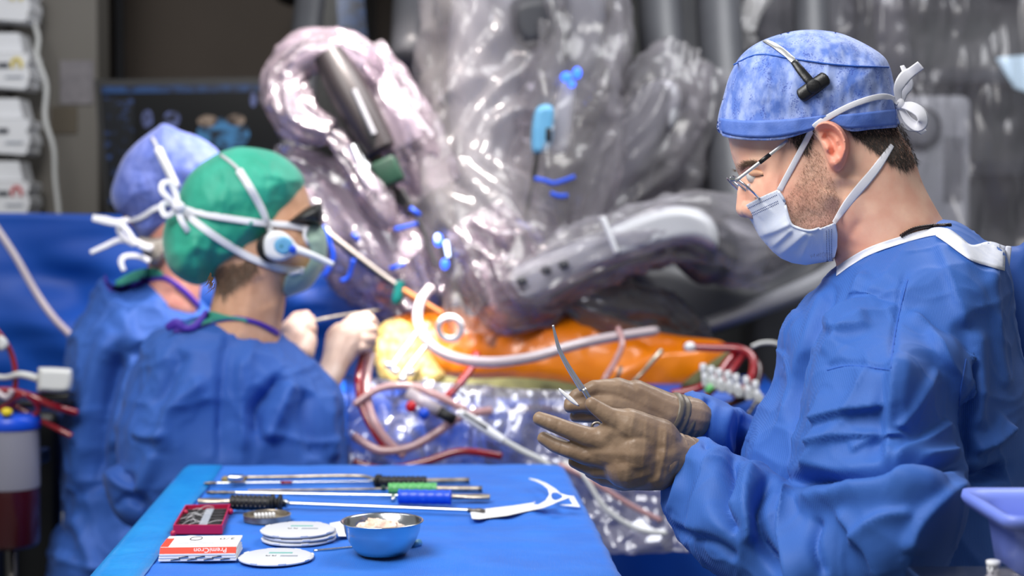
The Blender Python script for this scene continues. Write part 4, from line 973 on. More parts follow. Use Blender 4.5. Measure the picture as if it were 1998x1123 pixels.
gown_f = [([(1771, 540), (1757, 600), (1745, 660), (1738, 720)], -.004, 5), ([(1640, 560), (1600, 640), (1572, 740), (1556, 850)], -.010, 12), ([(1625, 560), (1585, 640), (1552, 740), (1530, 830)], .008, 14), ([(1905, 640), (1900, 740), (1893, 840)], .010, 20), ([(1886, 700), (1880, 760), (1878, 840), (1890, 900)], -.016, 12),
          ([(1880, 925), (1920, 930), (1970, 915)], -.026, 14), ([(1895, 880), (1940, 862), (1980, 830)], .014, 9, 24), ([(1935, 520), (1950, 640), (1968, 760)], .006, 12), ([(1560, 600), (1545, 680), (1530, 740)], .006, 12), ([(1700, 540), (1665, 600), (1622, 640)], .009, 7, 26), ([(1690, 620), (1650, 660), (1612, 700)], .006, 6, 18),
          ([(1614, 722), (1660, 713), (1742, 722)], -.0045, 4), ([(1744, 700), (1738, 760), (1732, 840), (1735, 925)], .016, 8, 36), ([(1596, 828), (1640, 806), (1728, 786)], .012, 6, 24), ([(1585, 872), (1640, 852), (1725, 848)], .008, 6, 20), ([(1540, 946), (1590, 933), (1645, 934), (1730, 930), (1800, 915), (1885, 902)], -.024, 11), ([(1560, 985), (1650, 962), (1735, 956), (1840, 950)], .016, 24),
          ([(1434, 896), (1424, 950), (1412, 990), (1440, 1040)], -.022, 10), ([(1400, 878), (1390, 940), (1372, 1000), (1360, 1050)], .014, 9, 20), ([(1502, 938), (1480, 990), (1490, 1060), (1525, 1120)], -.022, 11), ([(1465, 916), (1452, 985), (1462, 1060)], .014, 9, 16), ([(1545, 955), (1530, 1010), (1548, 1090), (1560, 1150)], .018, 9, 22), ([(1352, 866), (1332, 930), (1310, 1000)], .008, 8, 16), ([(1300, 920), (1292, 960), (1300, 1010)], .005, 8),
          ([(1610, 625), (1640, 655), (1700, 645)], .008, 7, 18), ([(1770, 620), (1830, 690), (1864, 790)], .010, 8, 26), ([(1885, 690), (1868, 720), (1864, 790)], .010, 7, 16), ([(1850, 820), (1790, 870), (1740, 930)], .010, 7, 24), ([(1868, 880), (1800, 905), (1745, 960)], .008, 7, 20), ([(1640, 1000), (1700, 1060), (1720, 1120)], .010, 8, 22), ([(1872, 940), (1800, 1000), (1762, 1070)], .012, 8, 26), ([(1780, 1000), (1720, 1010), (1660, 1060)], .008, 7, 18), ([(1290, 1030), (1380, 1050), (1440, 1090)], -.008, 10), ([(1612, 760), (1600, 850), (1578, 920)], .008, 8, 20), ([(1660, 880), (1700, 860), (1760, 850)], .006, 7, 16), ([(1600, 1010), (1590, 1060), (1610, 1123)], -.010, 10), ([(1820, 720), (1780, 790), (1745, 830)], .007, 7, 22),
          ([(1385, 775), (1372, 820), (1380, 880)], -.008, 9), ([(1425, 795), (1410, 840), (1420, 890)], .007, 11), ([(1455, 810), (1445, 860), (1460, 910)], -.007, 9), ([(1830, 480), (1860, 560), (1880, 640)], .006, 10, 24), ([(1780, 480), (1740, 540), (1690, 600)], .004, 8, 20)]
def creases(w, sd, sc_):
    """thin straight-ish creases of crumpled non-woven cloth"""
    q = w * np.asarray(sc_, float); q = q + .35 * np.stack([vn(q * .7, sd + 1), vn(q * .7 + 9, sd + 2), vn(q * .7 + 4, sd + 3)], 1)
    return np.clip(1 - np.abs(vn(q, sd)) * 2.6, 0, 1) ** 2
def crumple(V, F, fold, k=1.0, sd=300, facing=True):
    """displace a smooth garment along its normals by traced folds and fine creases"""
    me = bpy.data.meshes.new('t'); me.from_pydata([tuple(v) for v in V], [], [tuple(int(i) for i in f) for f in F]); me.update()
    nb = np.empty(len(V) * 3); me.vertices.foreach_get('normal', nb); nb = nb.reshape(-1, 3); bpy.data.meshes.remove(me)
    if ((V - V.mean(0)) * nb).sum() < 0: nb = -nb
    to = CAM - V; to /= np.linalg.norm(to, axis=1)[:, None]; fc_ = np.clip((nb * to).sum(1) * 3, 0, 1)
    px, py = proj(V); q = np.stack([px, py], 1); h = np.zeros(len(V)); m_ = (fc_ > .01) & (py < 1250)
    h[m_] = folds(q[m_], fold) * fc_[m_]
    h = h + k * (.0035 * creases(V, sd, (13, 13, 9)) + .0030 * creases(V + 7, sd + 20, (9, 9, 16)) + .0016 * creases(V, sd + 40, (34, 34, 26)) + .006 * fbm(V * 7, 2, sd + 60))
    return V + nb * h[:, None]
tv = inflate(gown_ol, YM + .01, .205, .205, 225, step=12, ctr=(1740, 640), n=(.10, 1, -.04), dline=gown_dl + gown_dl2)
sv = inflate(sl_ol, 1.70, .088, .085, 118, step=8, bend=[(1750, 580, .10), (1650, 620, .085), (1840, 620, .10), (1740, 760, .0), (1760, 1020, -.05), (1290, 950, .13), (1480, 1040, .04), (1600, 1100, -.01), (1860, 700, .05)])
fv = inflate(fs_ol, 2.02, .05, .05, 55, step=8, bend=[(1340, 820, -.06), (1530, 900, .05)])
GV, GF = fuse([tv, sv, fv], .0032, 14, .6)
GV = crumple(GV, GF, gown_f)
gv = (GV, GF)
gown = mk('gown', GV, GF, M['gown'], man)
S_gown = Surf(gv); S_gn = Surf(gv, (HV, HF))
mk('collar_binding', *patch(S_gn, [(1633, 520), (1662, 500), (1700, 480), (1760, 460), (1822, 444), (1850, 446)], [(1632, 538), (1666, 514), (1704, 494), (1762, 474), (1822, 459), (1850, 462)], .0022, 5), M['trim_white'], gown)
mk('collar_tab', *patch(S_gn, [(1822, 444), (1850, 446), (1874, 462), (1896, 478), (1930, 471), (1962, 480)], [(1826, 460), (1850, 476), (1874, 494), (1900, 510), (1932, 520), (1960, 528)], .0035, 8, Y=1.86), M['trim_white'], gown)
mk('tab_end', *rbox(P(1965, 505, 1.86), (.007, .006, .031), .002, axes((1, 0, -.1))), M['trim_white'], gown)
for ln, o_ in (([(1771, 545), (1757, 600), (1745, 660), (1738, 718)], .0006), ([(1614, 722), (1660, 713), (1740, 722)], .0006), ([(1885, 700), (1875, 760), (1868, 828)], .0006)):
    mk('stitch_seam', *tube(S_gown.line(ln, o_, step=5), .0007, 6, 0), M['seam'], gown)
fl_ol = [(1915, 500), (1950, 484), (1985, 480), (2020, 484), (2060, 700), (2070, 1000), (2030, 1100), (2010, 900), (1998, 780), (1960, 700), (1930, 640), (1910, 560)]
mk('back_flap', *inflate(fl_ol, 1.945, .035, .05, 60, step=8, noise=lambda v, w: .006 * fbm(w * 8, 3, 12)), M['gown_far'], gown)
mk('scrub_collar', *tube([P(1845, 448, 1.87), P(1868, 458, 1.86), P(1885, 470, 1.86), P(1912, 472, 1.87)], [.003, .004, .004, .002], 10, 5, flat=.002, nref=np.array((0, -1., .4))), M['scrub'], man)
nk = S_gn.line([(1757, 461), (1783, 447), (1816, 441), (1853, 439)], .0022, step=2.2)
mk('necklace', *tube(nk, [(.0028 if k % 2 else .0020) for k in range(len(nk))], 8, 0), M['chain'], man)

# ------------------------------------------------------------------ gloved hands
def hand(pieces, Y0, k, vox=.0017, sm=5):
    parts = []
    for pts in pieces:
        c = [P(a, b, y) for a, b, y, r in pts]; rr = [r * 1.07 * y / FP for a, b, y, r in pts]; parts += chain(c, rr)
    return fuse(parts, vox, sm)
near = hand([[(1052, 816, 1.80, 13.5), (1078, 826, 1.797, 15.5), (1108, 838, 1.795, 16.5), (1148, 853, 1.795, 20), (1290, 876, 1.80, 44)],
             [(1060, 854, 1.81, 12.5), (1085, 868, 1.806, 15), (1112, 878, 1.80, 15.5), (1144, 888, 1.80, 19), (1290, 888, 1.80, 44)],
             [(1120, 900, 1.82, 12), (1137, 907, 1.818, 14), (1164, 914, 1.81, 18), (1285, 900, 1.80, 44)],
             [(1152, 921, 1.84, 11), (1180, 931, 1.83, 17), (1215, 928, 1.82, 28), (1280, 912, 1.80, 42)],
             [(1154, 787, 1.785, 13), (1167, 797, 1.785, 15), (1188, 811, 1.785, 17.5), (1226, 830, 1.79, 33), (1285, 862, 1.80, 44)],
             [(1172, 858, 1.80, 24), (1218, 856, 1.80, 42), (1225, 905, 1.80, 46), (1290, 885, 1.80, 47), (1345, 905, 1.82, 48)],
             [(1168, 880, 1.80, 26), (1240, 880, 1.795, 48)], [(1160, 868, 1.80, 22), (1200, 838, 1.792, 26)]], 1.80, 1, sm=8)
def glove_relief(V, seed, amp, cx, sc_):
    px, py = proj(V); c = V.mean(0); d = V - c; d /= np.linalg.norm(d, axis=1)[:, None]
    k = np.clip((px - cx) / 60, 0, 1)
    h = amp * (.25 + k) * ridged(V * np.array((sc_, sc_ * .6, sc_ * .5)), 2, seed) + .0005 * fbm(V * 70, 2, seed + 5)
    return V + d * h[:, None]
nV = glove_relief(near[0], 51, .0005, 1245, 42)
gl_f = [([(1240, 800), (1228, 860), (1222, 955)], .0012, 3, 10), ([(1262, 812), (1258, 870), (1252, 950)], .0012, 3, 9), ([(1284, 822), (1282, 880), (1274, 945)], -.0016, 5), ([(1300, 840), (1296, 890), (1284, 940)], .0022, 4), ([(1268, 870), (1290, 900), (1296, 935)], -.0014, 5), ([(1144, 840), (1152, 858), (1150, 868)], .0012, 7), ([(1140, 880), (1148, 896)], .0012, 6),
        ([(1090, 818), (1086, 842)], -.0007, 3), ([(1070, 812), (1066, 834)], -.0006, 3), ([(1098, 860), (1092, 884)], -.0007, 3), ([(1168, 782), (1160, 806)], -.0006, 3), ([(1200, 905), (1230, 902), (1262, 912)], -.0006, 3), ([(1200, 800), (1206, 822), (1196, 846)], -.0012, 6)]
def press(V, F, fold):
    to = CAM - V; to /= np.linalg.norm(to, axis=1)[:, None]; px, py = proj(V); return V + to * folds(np.stack([px, py], 1), fold)[:, None]
nV = press(nV, near[1], [(f[0], f[1] * .65) + tuple(f[2:]) for f in gl_f])
gn = mk('glove', nV, near[1], M['glove'], man)
S_gl = Surf((nV, near[1]))
far = hand([[(1113, 788, 1.905, 13), (1126, 772, 1.905, 13.5), (1160, 757, 1.91, 16), (1205, 765, 1.92, 28), (1290, 803, 1.93, 36)],
            [(1112, 792, 1.90, 13), (1140, 790, 1.90, 13), (1190, 790, 1.91, 24), (1290, 812, 1.93, 34)],
            [(1122, 812, 1.91, 11), (1150, 812, 1.91, 12), (1200, 800, 1.92, 26), (1295, 812, 1.93, 36)],
            [(1170, 770, 1.92, 20), (1240, 772, 1.925, 30), (1300, 806, 1.93, 38), (1350, 815, 1.94, 38)]], 1.92, 1)
fV = glove_relief(far[0], 61, .0006, 1245, 50)
gf = mk('glove', fV, far[1], M['glove'], man)
# rolled cuffs of both gloves
def cuff(a, b, ra, rb, m, parent, sd, n=9):
    a, b = np.asarray(a), np.asarray(b); k = np.linspace(0, 1, n * 2 + 1); r = [(ra * (1 - s) + rb * s) * (1 + (.035 if i % 2 else -.02)) for i, s in enumerate(k)]
    return mk('cuff_folds', *tube([a + (b - a) * s for s in k], r, 36, 3, noise=lambda V: .0015 * fbm(V * 60, 2, sd)), M[m], parent)
cuff(P(1284, 884, 1.80), P(1352, 908, 1.825), 50.5 * 1.8 / FP, 52 * 1.8 / FP, 'glove', gn, 3, 4)
cuff(P(1302, 804, 1.93), P(1352, 822, 1.945), 43 * 1.93 / FP, 44 * 1.93 / FP, 'glove_dark', gf, 4, 4)

# things held
scis = thing('surgical_scissors', P(1150, 800, 1.88), 'curved steel surgical scissors held upright in the far glove', 'scissors')
bl = [(1079, 634), (1084, 656), (1092, 683), (1105, 709), (1119, 732), (1137, 760)]
ys = np.linspace(1.875, 1.885, 6)
for dx, nm in ((-1, 'blade'), (1, 'blade')):
    mk(nm, *tube([P(a + dx * (.5 + k * .42), b - dx * k * .2, y) for k, ((a, b), y) in enumerate(zip(bl, ys))], [.0010, .0013, .0016, .0019, .0022, .0024], 12, 5), M['steel_bright'], scis)
mk('shank', *tube([P(1138, 758, 1.885), P(1165, 800, 1.885), P(1200, 835, 1.89)], .0034, 10), M['steel'], scis)
mk('finger_ring', *tube([P(1164 + 9 * math.cos(a), 832 + 8 * math.sin(a), 1.872) for a in np.linspace(0, 2 * math.pi, 20, endpoint=False)], .0018, 8, 0, closed=True), M['steel_warm'], scis)
pv = inflate([(1090, 756), (1101, 763), (1116, 775), (1131, 792), (1118, 787), (1104, 776), (1094, 766)], 1.862, .0012, .0012, 4, step=2)
o = mk('felt_strip', *pv, M['paper']); tag(o, 'white pointed oval strip pinched between the gloved fingers', 'patch')

# ------------------------------------------------------------------ person with green cap (seen from behind, looking right)
YG = 2.97
def slv_noise(sd, a=.011): return lambda v, w: a * fbm(w * np.array((8, 8, 6)), 3, sd) + a * .7 * ridged(w * np.array((13, 13, 8)) + 5, 2, sd + 4)
gp = thing('person', (P(450, 900, YG)[0], YG, 0), 'person in blue gown with green bouffant cap and white headset, seen from behind', 'person')
ho = [(585, 345), (600, 378), (606, 400), (614, 418), (622, 440), (628, 470), (628, 500), (620, 530), (602, 556), (578, 566), (560, 572), (556, 600), (548, 640), (540, 690), (470, 720), (400, 690), (400, 640), (412, 590), (418, 545), (390, 500), (362, 440), (358, 380), (380, 335), (430, 304), (490, 298), (550, 312)]
hf = [([(560, 470), (585, 490)], .003, 20), ([(556, 560), (545, 600), (540, 640)], .003, 14), ([(500, 540), (520, 600)], -.004, 18)]
gh = fuse([inflate(ho, YG, .078, .078, 98, step=5, fold=hf)], .003, 3)
gb = mk('body', *gh, M['skin_plain'], gp)
nh = np.array([(405, 530), (440, 515), (500, 505), (500, 525), (470, 545), (440, 575), (418, 560)], float)
S_gh = Surf(gh)
hb = mk('hair', *strands(S_gh, nh, 700, 24, lambda q: -100 + (q[0] - 450) * .3, .0005, 5, lift=.004), M['brow'], gp); hb['kind'] = 'stuff'
co = [(476, 286), (534, 296), (574, 322), (594, 352), (585, 385), (566, 416), (553, 440), (545, 470), (520, 490), (467, 510), (430, 526), (414, 545), (383, 556), (347, 541), (325, 514), (317, 469), (323, 434), (343, 398), (356, 362), (378, 331), (414, 305), (445, 291)]
cf = [([(478, 288), (520, 320), (560, 370), (560, 430)], .005, 10), ([(430, 300), (480, 340), (510, 400)], .004, 12), ([(350, 400), (400, 430), (450, 440)], -.006, 14), ([(330, 500), (380, 480), (440, 490), (500, 480)], .006, 12), ([(420, 540), (440, 500), (470, 460), (500, 420)], .006, 10), ([(400, 548), (410, 510), (430, 470)], -.005, 9), ([(345, 535), (365, 500), (390, 470)], .005, 10), ([(540, 330), (510, 370), (490, 420)], -.003, 10), ([(590, 355), (560, 350), (520, 345)], .004, 7)]
gc = inflate(co, YG, .112, .112, 92, step=4, fold=cf, noise=lambda v, w: .0035 * fbm(w * 30, 3, 71) + .0025 * ridged(w * np.array((34, 34, 18)), 2, 74))
mk('cap', *gc, M['cap_green'], gp)
S_gc = Surf(gc, gh)
mo = [(600, 442), (628, 440), (638, 468), (635, 508), (620, 541), (602, 563), (576, 574), (556, 578), (554, 560), (562, 534), (588, 528), (604, 510), (606, 487), (594, 462)]
gm = inflate(mo, YG + .01, .088, .088, 75, step=4, dline=[(612, 400), (628, 440), (638, 468), (635, 508), (620, 541), (602, 563), (576, 574), (556, 578), (530, 580)], fold=[([(570, 570), (595, 540), (628, 510)], .004, 8), ([(605, 470), (634, 470)], .003, 8)])
gmo = mk('mask', *gm, M['mask_green'], gp)
mk('mask_edge', *tube(Surf(gm).line([(600, 443), (594, 460), (606, 487), (604, 510), (588, 528), (562, 534)], .001, YG - .05, step=5), .0035, 8, 0), M['tie'], gmo)
S_g = Surf(gc, gh, gm)
def gstrap(px, w, off=.004):
    L_ = S_g.line(px, off, YG - .08, step=8)
    for _ in range(6): L_[1:-1] = (L_[:-2] + 2 * L_[1:-1] + L_[2:]) / 4
    return mk('tie', *tube(L_, w, 8, 0, flat=.0012, nref=np.array((0, -1., .2))), M['tie'], gmo)
gstrap([(352, 405), (400, 418), (460, 428), (520, 436), (575, 440), (600, 446)], .0065)
gstrap([(352, 408), (390, 440), (430, 468), (480, 498), (530, 518), (570, 528), (592, 528)], .0072)
def gbow(px, w, dy=0): return mk('tie_bow', *tube([P(a, b, YG - .115 + dy - .01 * math.sin(k)) for k, (a, b) in enumerate(px)], w, 8, 5, flat=.0015, nref=np.array((.4, -1., .2))), M['tie'], gmo)
gbow([(347, 404), (330, 388), (316, 372), (318, 358), (332, 357), (342, 375), (348, 400)], .006)
gbow([(347, 404), (336, 416), (322, 420), (315, 402), (328, 396), (345, 402)], .006, .02)
gbow([(348, 406), (352, 425), (360, 440), (368, 452)], .006)
mk('tie_knot', *ellipsoid(P(349, 404, YG - .12), (.012, .010, .011)), M['tie'], gmo)
# headset
gs = bpy.data.objects.new('headset', None); COL.objects.link(gs); gs.parent = gp
mk('head_band', *tube(S_gc.line([(430, 302), (450, 316), (470, 335)], .005, step=6), .0035, 8, 0, flat=.002, nref=np.array((0, -1., .3))), M['greylight'], gs)
mk('head_band_sleeve', *tube(S_gc.line([(466, 332), (485, 362), (500, 388), (514, 415), (523, 440), (530, 458)], .006, step=6), [.0075, .0075, .0075, .007, .006, .006], 10, 0, flat=.004, nref=np.array((0, -1., .3))), M['white'], gs)
c = P(541, 480, YG - .105); fc_ = nrm(CAM - c)
mk('ear_cushion', *lathe([(0, -.002), (.026, -.002), (.029, -.008), (.026, -.022), (0, -.022)], P(531, 482, YG - .10), 28, fc_), M['rubber'], gs)
mk('ear_cup', *inflate([(514, 478), (518, 460), (532, 450), (550, 451), (566, 461), (580, 478), (590, 489), (582, 496), (566, 502), (550, 509), (532, 508), (518, 498)], YG - .108, .010, .010, 14, step=3), M['white'], gs)
mk('mic_boom', *tube([P(575, 485, YG - .112), P(605, 496, YG - .11), P(632, 508, YG - .10), P(650, 516, YG - .095)], [.0075, .0062, .0058, .005], 12, 4), M['white'], gs)
mk('cup_inlay', *inflate(disc_px(553, 479, 19, 18, 16), YG - .1175, .002, .002, 8, step=3), M['lightblue'], gs)
mk('cup_button', *inflate(disc_px(571, 486, 8, 8, 12), YG - .1195, .003, .003, 6, step=2.5), M['blueplastic'], gs)
mk('cup_button', *inflate(disc_px(549, 480, 3, 3, 8), YG - .120, .001, .001, 3, step=1.5), M['teal'], gs)
# wrap-around glasses
mk('protective_glasses', *inflate([(556, 433), (585, 412), (602, 402), (628, 394), (631, 418), (630, 441), (602, 437), (575, 436)], YG - .02, .062, .06, 14, step=3.5, closed_spl=False), M['black'], gp)
# gown
go = [(328, 650), (372, 634), (445, 620), (500, 627), (545, 648), (600, 690), (645, 728), (664, 768), (676, 830), (684, 900), (690, 1000), (700, 1300), (720, 1990), (235, 1990), (240, 1300), (262, 1010), (246, 920), (244, 830), (252, 780), (262, 735), (285, 680), (308, 656)]
gd = go[:13] ; gd2 = go[13:] + go[:1]
gf_ = [([(443, 660), (430, 747), (426, 900)], -.008, 5, 16), ([(550, 737), (520, 770), (495, 805), (505, 850)], -.016, 12), ([(565, 750), (545, 800), (520, 860)], .014, 18), ([(402, 740), (370, 765), (344, 785), (325, 830), (315, 880)], .012, 9, 22), ([(360, 690), (330, 740), (300, 800)], -.010, 14), ([(600, 760), (590, 820), (610, 895)], -.010, 14), ([(640, 760), (640, 830), (650, 900)], .010, 14), ([(470, 700), (480, 780), (470, 880)], .006, 16), ([(270, 840), (300, 850), (330, 845)], .008, 8), ([(280, 960), (300, 920), (310, 880)], .008, 12)]
gv2 = inflate(go, YG + .02, .14, .16, 130, step=6, ctr=(460, 760), n=(-.16, 1, -.06), dline=gd + gd2, noise=None)
gv2 = fuse([gv2], .006, 6); gv2 = (crumple(gv2[0], gv2[1], [(f[0], f[1] * 1.7) + tuple(f[2:]) for f in gf_], 1.9, 380), gv2[1])
gg = mk('gown', *gv2, M['gown_far'], gp)
mk('sleeve', *inflate([(200, 926), (228, 905), (262, 880), (300, 900), (322, 960), (300, 1020), (262, 1030), (222, 1000)], YG - .06, .06, .06, 45, step=5, noise=slv_noise(85, .004), fold=[([(205, 926), (240, 950), (290, 960)], .010, 8), ([(225, 990), (250, 970), (280, 985)], -.010, 8)]), M['gown_far'], gg)
S_gg = Surf(gv2, gh)
mk('neck_binding', *patch(S_gg, [(338, 640), (372, 632), (445, 616), (500, 624), (546, 645)], [(338, 651), (376, 643), (445, 625), (500, 633), (544, 657)], .003, 4, Y=YG - .05), M['trim_violet'], gg)
mk('neck_tie', *tube([P(326, 640, YG - .08), P(345, 630, YG - .09), P(362, 640, YG - .09), P(382, 634, YG - .09), P(404, 606, YG - .08)], [.007, .009, .006, .007, .004], 8, 5, flat=.003, nref=np.array((0, -1., 0))), M['trim_violet'], gg)
mk('scrub_collar', *patch(S_gg, [(366, 634), (405, 608), (440, 614), (480, 622)], [(372, 640), (410, 630), (446, 622), (484, 629)], .004, 4, Y=YG - .05), M['scrub'], gp)
# right hand in the field
def hand2(pieces, vox=.003, sm=4):
    parts = []
    for pts in pieces:
        parts += chain([P(a, b, y) for a, b, y, r in pts], [r * 1.08 * y / FP for a, b, y, r in pts])
    return fuse(parts, vox, sm)
hg = hand2([[(640, 742, 3.02, 24), (655, 705, 3.06, 26), (672, 665, 3.10, 36), (700, 636, 3.13, 20), (722, 622, 3.16, 10), (732, 634, 3.17, 8)],
            [(672, 665, 3.10, 34), (706, 648, 3.11, 16), (727, 642, 3.13, 10), (731, 654, 3.14, 8)], [(676, 672, 3.10, 30), (708, 662, 3.10, 14), (726, 660, 3.12, 9), (726, 670, 3.13, 8)],
            [(672, 660, 3.11, 30), (690, 626, 3.15, 13), (715, 616, 3.18, 9)], [(676, 680, 3.09, 24), (704, 678, 3.09, 11), (718, 676, 3.11, 8)]])
mk('glove', *hg, M['glove_cream'], gp)

# ------------------------------------------------------------------ second surgeon behind, violet-blue cap
YB = 3.36
bp_ = thing('person', (P(270, 900, YB)[0], YB, 0), 'person in blue gown with violet-blue cap and grey hair, partly hidden behind the green cap', 'person')
bo = [(230, 380), (250, 320), (290, 275), (330, 262), (380, 280), (410, 330), (420, 400), (410, 470), (400, 520), (392, 560), (380, 620), (330, 650), (280, 610), (288, 545), (285, 500), (262, 450), (238, 420)]
bh = fuse([inflate(bo, YB, .078, .078, 88, step=5)], .003, 3)
bb = mk('body', *bh, M['skin_ear'], bp_)
bc_ = [(321, 241), (356, 256), (390, 268), (427, 296), (440, 340), (430, 400), (390, 440), (334, 452), (300, 470), (274, 468), (262, 450), (248, 426), (226, 411), (216, 380), (223, 349), (240, 309), (267, 278), (303, 251)]
bcf = [([(321, 243), (310, 290), (270, 330), (240, 380)], .004, 10), ([(325, 245), (345, 300), (340, 360)], -.004, 10), ([(322, 244), (370, 290), (400, 340)], .004, 10), ([(250, 425), (290, 410), (330, 400)], -.006, 8), ([(262, 448), (300, 440), (335, 430)], .005, 8)]
bc2 = inflate(bc_, YB, .105, .105, 85, step=4, fold=bcf, noise=lambda v, w: .003 * fbm(w * 28, 3, 91) + .002 * ridged(w * 30, 2, 94))
bcap = mk('cap', *bc2, M['cap_violet'], bp_)
S_b = Surf(bc2, bh)
mk('hair', *inflate([(270, 462), (300, 462), (330, 455), (335, 480), (318, 512), (300, 520), (284, 505), (275, 485)], YB - .04, .05, .05, 18, step=4, noise=lambda v, w: .004 * ridged(w * np.array((120, 120, 40)), 2, 97)), M['greyhair'], bp_)
bs = bpy.data.objects.new('headset', None); COL.objects.link(bs); bs.parent = bp_
mk('head_band_sleeve', *tube(S_b.line([(308, 290), (320, 315), (332, 340), (344, 366)], .006, step=6), .0085, 10, 0, flat=.005, nref=np.array((0, -1., .3))), M['white'], bs)
mk('head_band', *tube(S_b.line([(296, 268), (303, 280), (309, 293)], .004, step=5), .0035, 8, 0, flat=.002, nref=np.array((0, -1., .3))), M['greylight'], bs)
bm_ = mk('mask_ties', *tube(S_b.line([(246, 432), (275, 424), (300, 408), (325, 398)], .004, YB - .1, step=8), .006, 8, 0, flat=.002, nref=np.array((0, -1., .2))), M['tie'], bp_)
def bbow(px, w): return mk('tie_bow', *tube([P(a, b, YB - .10 - .008 * k) for k, (a, b) in enumerate(px)], w, 8, 5, flat=.002, nref=np.array((.3, -1., .2))), M['tie'], bm_)
bbow([(252, 428), (228, 434), (205, 430), (180, 425)], [.006, .008, .009, .007])
bbow([(262, 478), (245, 466), (232, 450), (238, 440), (252, 455), (266, 478)], .006)
bbow([(262, 476), (235, 468), (205, 480), (176, 493)], [.005, .006, .006, .005])
bbow([(262, 470), (280, 480), (296, 484)], .008)
bbow([(292, 510), (270, 500), (245, 500), (236, 510), (242, 528)], [.006, .006, .006, .006, .005])
gow = [(178, 566), (203, 534), (222, 556), (270, 546), (315, 537), (360, 563), (395, 600), (430, 660), (445, 800), (440, 1000), (430, 1850), (85, 1850), (90, 1123), (120, 1027), (126, 941), (128, 855), (134, 769), (143, 680), (150, 640), (164, 606)]
gwf = [([(240, 690), (215, 760), (195, 850), (180, 940)], -.025, 16), ([(225, 640), (190, 740), (165, 860), (158, 1000)], .016, 22), ([(260, 690), (240, 780), (222, 880)], .014, 14), ([(200, 560), (240, 620), (255, 690)], .008, 16), ([(150, 960), (190, 950), (230, 930)], -.010, 12), ([(140, 1000), (170, 1060), (185, 1123)], .010, 14)]
gvb = inflate(gow, YB + .03, .15, .15, 120, step=8, ctr=(270, 760), n=(-.22, 1, -.06), dline=gow[:11] + gow[11:] + gow[:1])
gvb = fuse([gvb], .006, 6); gvb = (crumple(gvb[0], gvb[1], [(f[0], f[1] * 1.5) + tuple(f[2:]) for f in gwf], 1.9, 390), gvb[1])
gbk = mk('gown', *gvb, M['gown_far'], bp_)
S_gb = Surf(gvb, bh)
mk('neck_binding', *patch(S_gb, [(205, 534), (220, 556), (270, 546), (315, 535), (360, 561), (392, 594)], [(203, 546), (220, 569), (270, 558), (315, 546), (356, 572), (388, 604)], .003, 4, Y=YB - .05), M['trim_violet'], gbk)
mk('scrub_collar', *patch(S_gb, [(225, 548), (262, 528), (300, 522), (318, 532)], [(226, 560), (268, 548), (300, 540), (318, 538)], .004, 4, Y=YB - .06), M['scrub'], bp_)
mk('gown_label', *rbox(P(127, 1018, YB - .03), (.012, .006, .045), .002), M['offwhite'], gbk)
hb2 = hand2([[(560, 690, 3.16, 26), (578, 660, 3.18, 30), (598, 640, 3.19, 20)], [(575, 655, 3.18, 28), (592, 625, 3.20, 14), (606, 622, 3.21, 9)], [(578, 660, 3.18, 26), (604, 642, 3.18, 11), (610, 654, 3.19, 8)], [(570, 645, 3.18, 24), (578, 620, 3.21, 12), (598, 614, 3.22, 9)], [(590, 690, 3.14, 22), (600, 665, 3.16, 18)]])
mk('glove', *hb2, M['glove_cream'], bp_)
o = mk('forceps', *tube([P(604, 628, 3.19), P(660, 616, 3.24), P(740, 604, 3.31)], [.004, .003, .002], 8), M['steel_warm']); tag(o, 'thin steel forceps held out over the patient by a cream glove', 'forceps')

# ------------------------------------------------------------------ blue anaesthesia screen drape
top = [(-160, 418), (0, 415), (120, 417), (260, 420), (420, 430), (560, 440), (640, 400), (690, 335), (730, 350), (790, 450), (850, 520), (960, 600)]
tp = resample(spl([P(a, b, 3.98) for a, b in top], 6), .02)
rows = []
for v in np.linspace(0, 1, 70):
    z = tp[:, 2] * (1 - v) + .35 * v; q = tp.copy(); q[:, 2] = z
    sw_ = .035 * v ** .5 * np.sin(q[:, 0] * 9 + 2.5 * v) + .05 * fbm(np.stack([q[:, 0] * 2.2, z * 5 + q[:, 0] * 2, 0 * z], 1), 2, 7) * min(1, v * 6) + .02 * ridged(np.stack([q[:, 0] * 3, z * 9, 0 * z], 1), 2, 17) * min(1, v * 6)
    q[:, 1] = 3.98 + sw_ - .10 * v; rows.append(q)
o = mk('screen_drape', *sheet(np.array(rows).transpose(1, 0, 2), .002), M['screen_drape']); tag(o, 'deep blue anaesthesia screen drape hanging across the left background', 'drape')
stand = thing('drape_frame', (P(20, 430, 3.9)[0], 3.93, 0), 'steel frame holding the blue anaesthesia drape upright', 'frame')
for px_ in (-60, 500, 690): 
    x = P(px_, 430, 3.96)[0]; mk('post', *tube([(x, 4.13, 0), (x, 4.13, P(px_, 425 if px_ < 600 else 345, 3.96)[2])], .01, 10), M['steel'], stand)
mk('rail', *tube([(P(-60, 430, 3.96)[0], 4.13, P(0, 426, 3.96)[2]), (P(500, 430, 3.96)[0], 4.13, P(0, 440, 3.96)[2])], .008, 10), M['steel'], stand)
o = mk('infusion_line', *tube([P(-20, 425, 3.70), P(30, 500, 3.70), P(70, 570, 3.70), P(105, 620, 3.70), P(148, 668, 3.72), P(165, 720, 3.72)], .0085, 10), M['cleartube']); tag(o, 'clear tube hanging diagonally across the blue screen drape', 'tube')

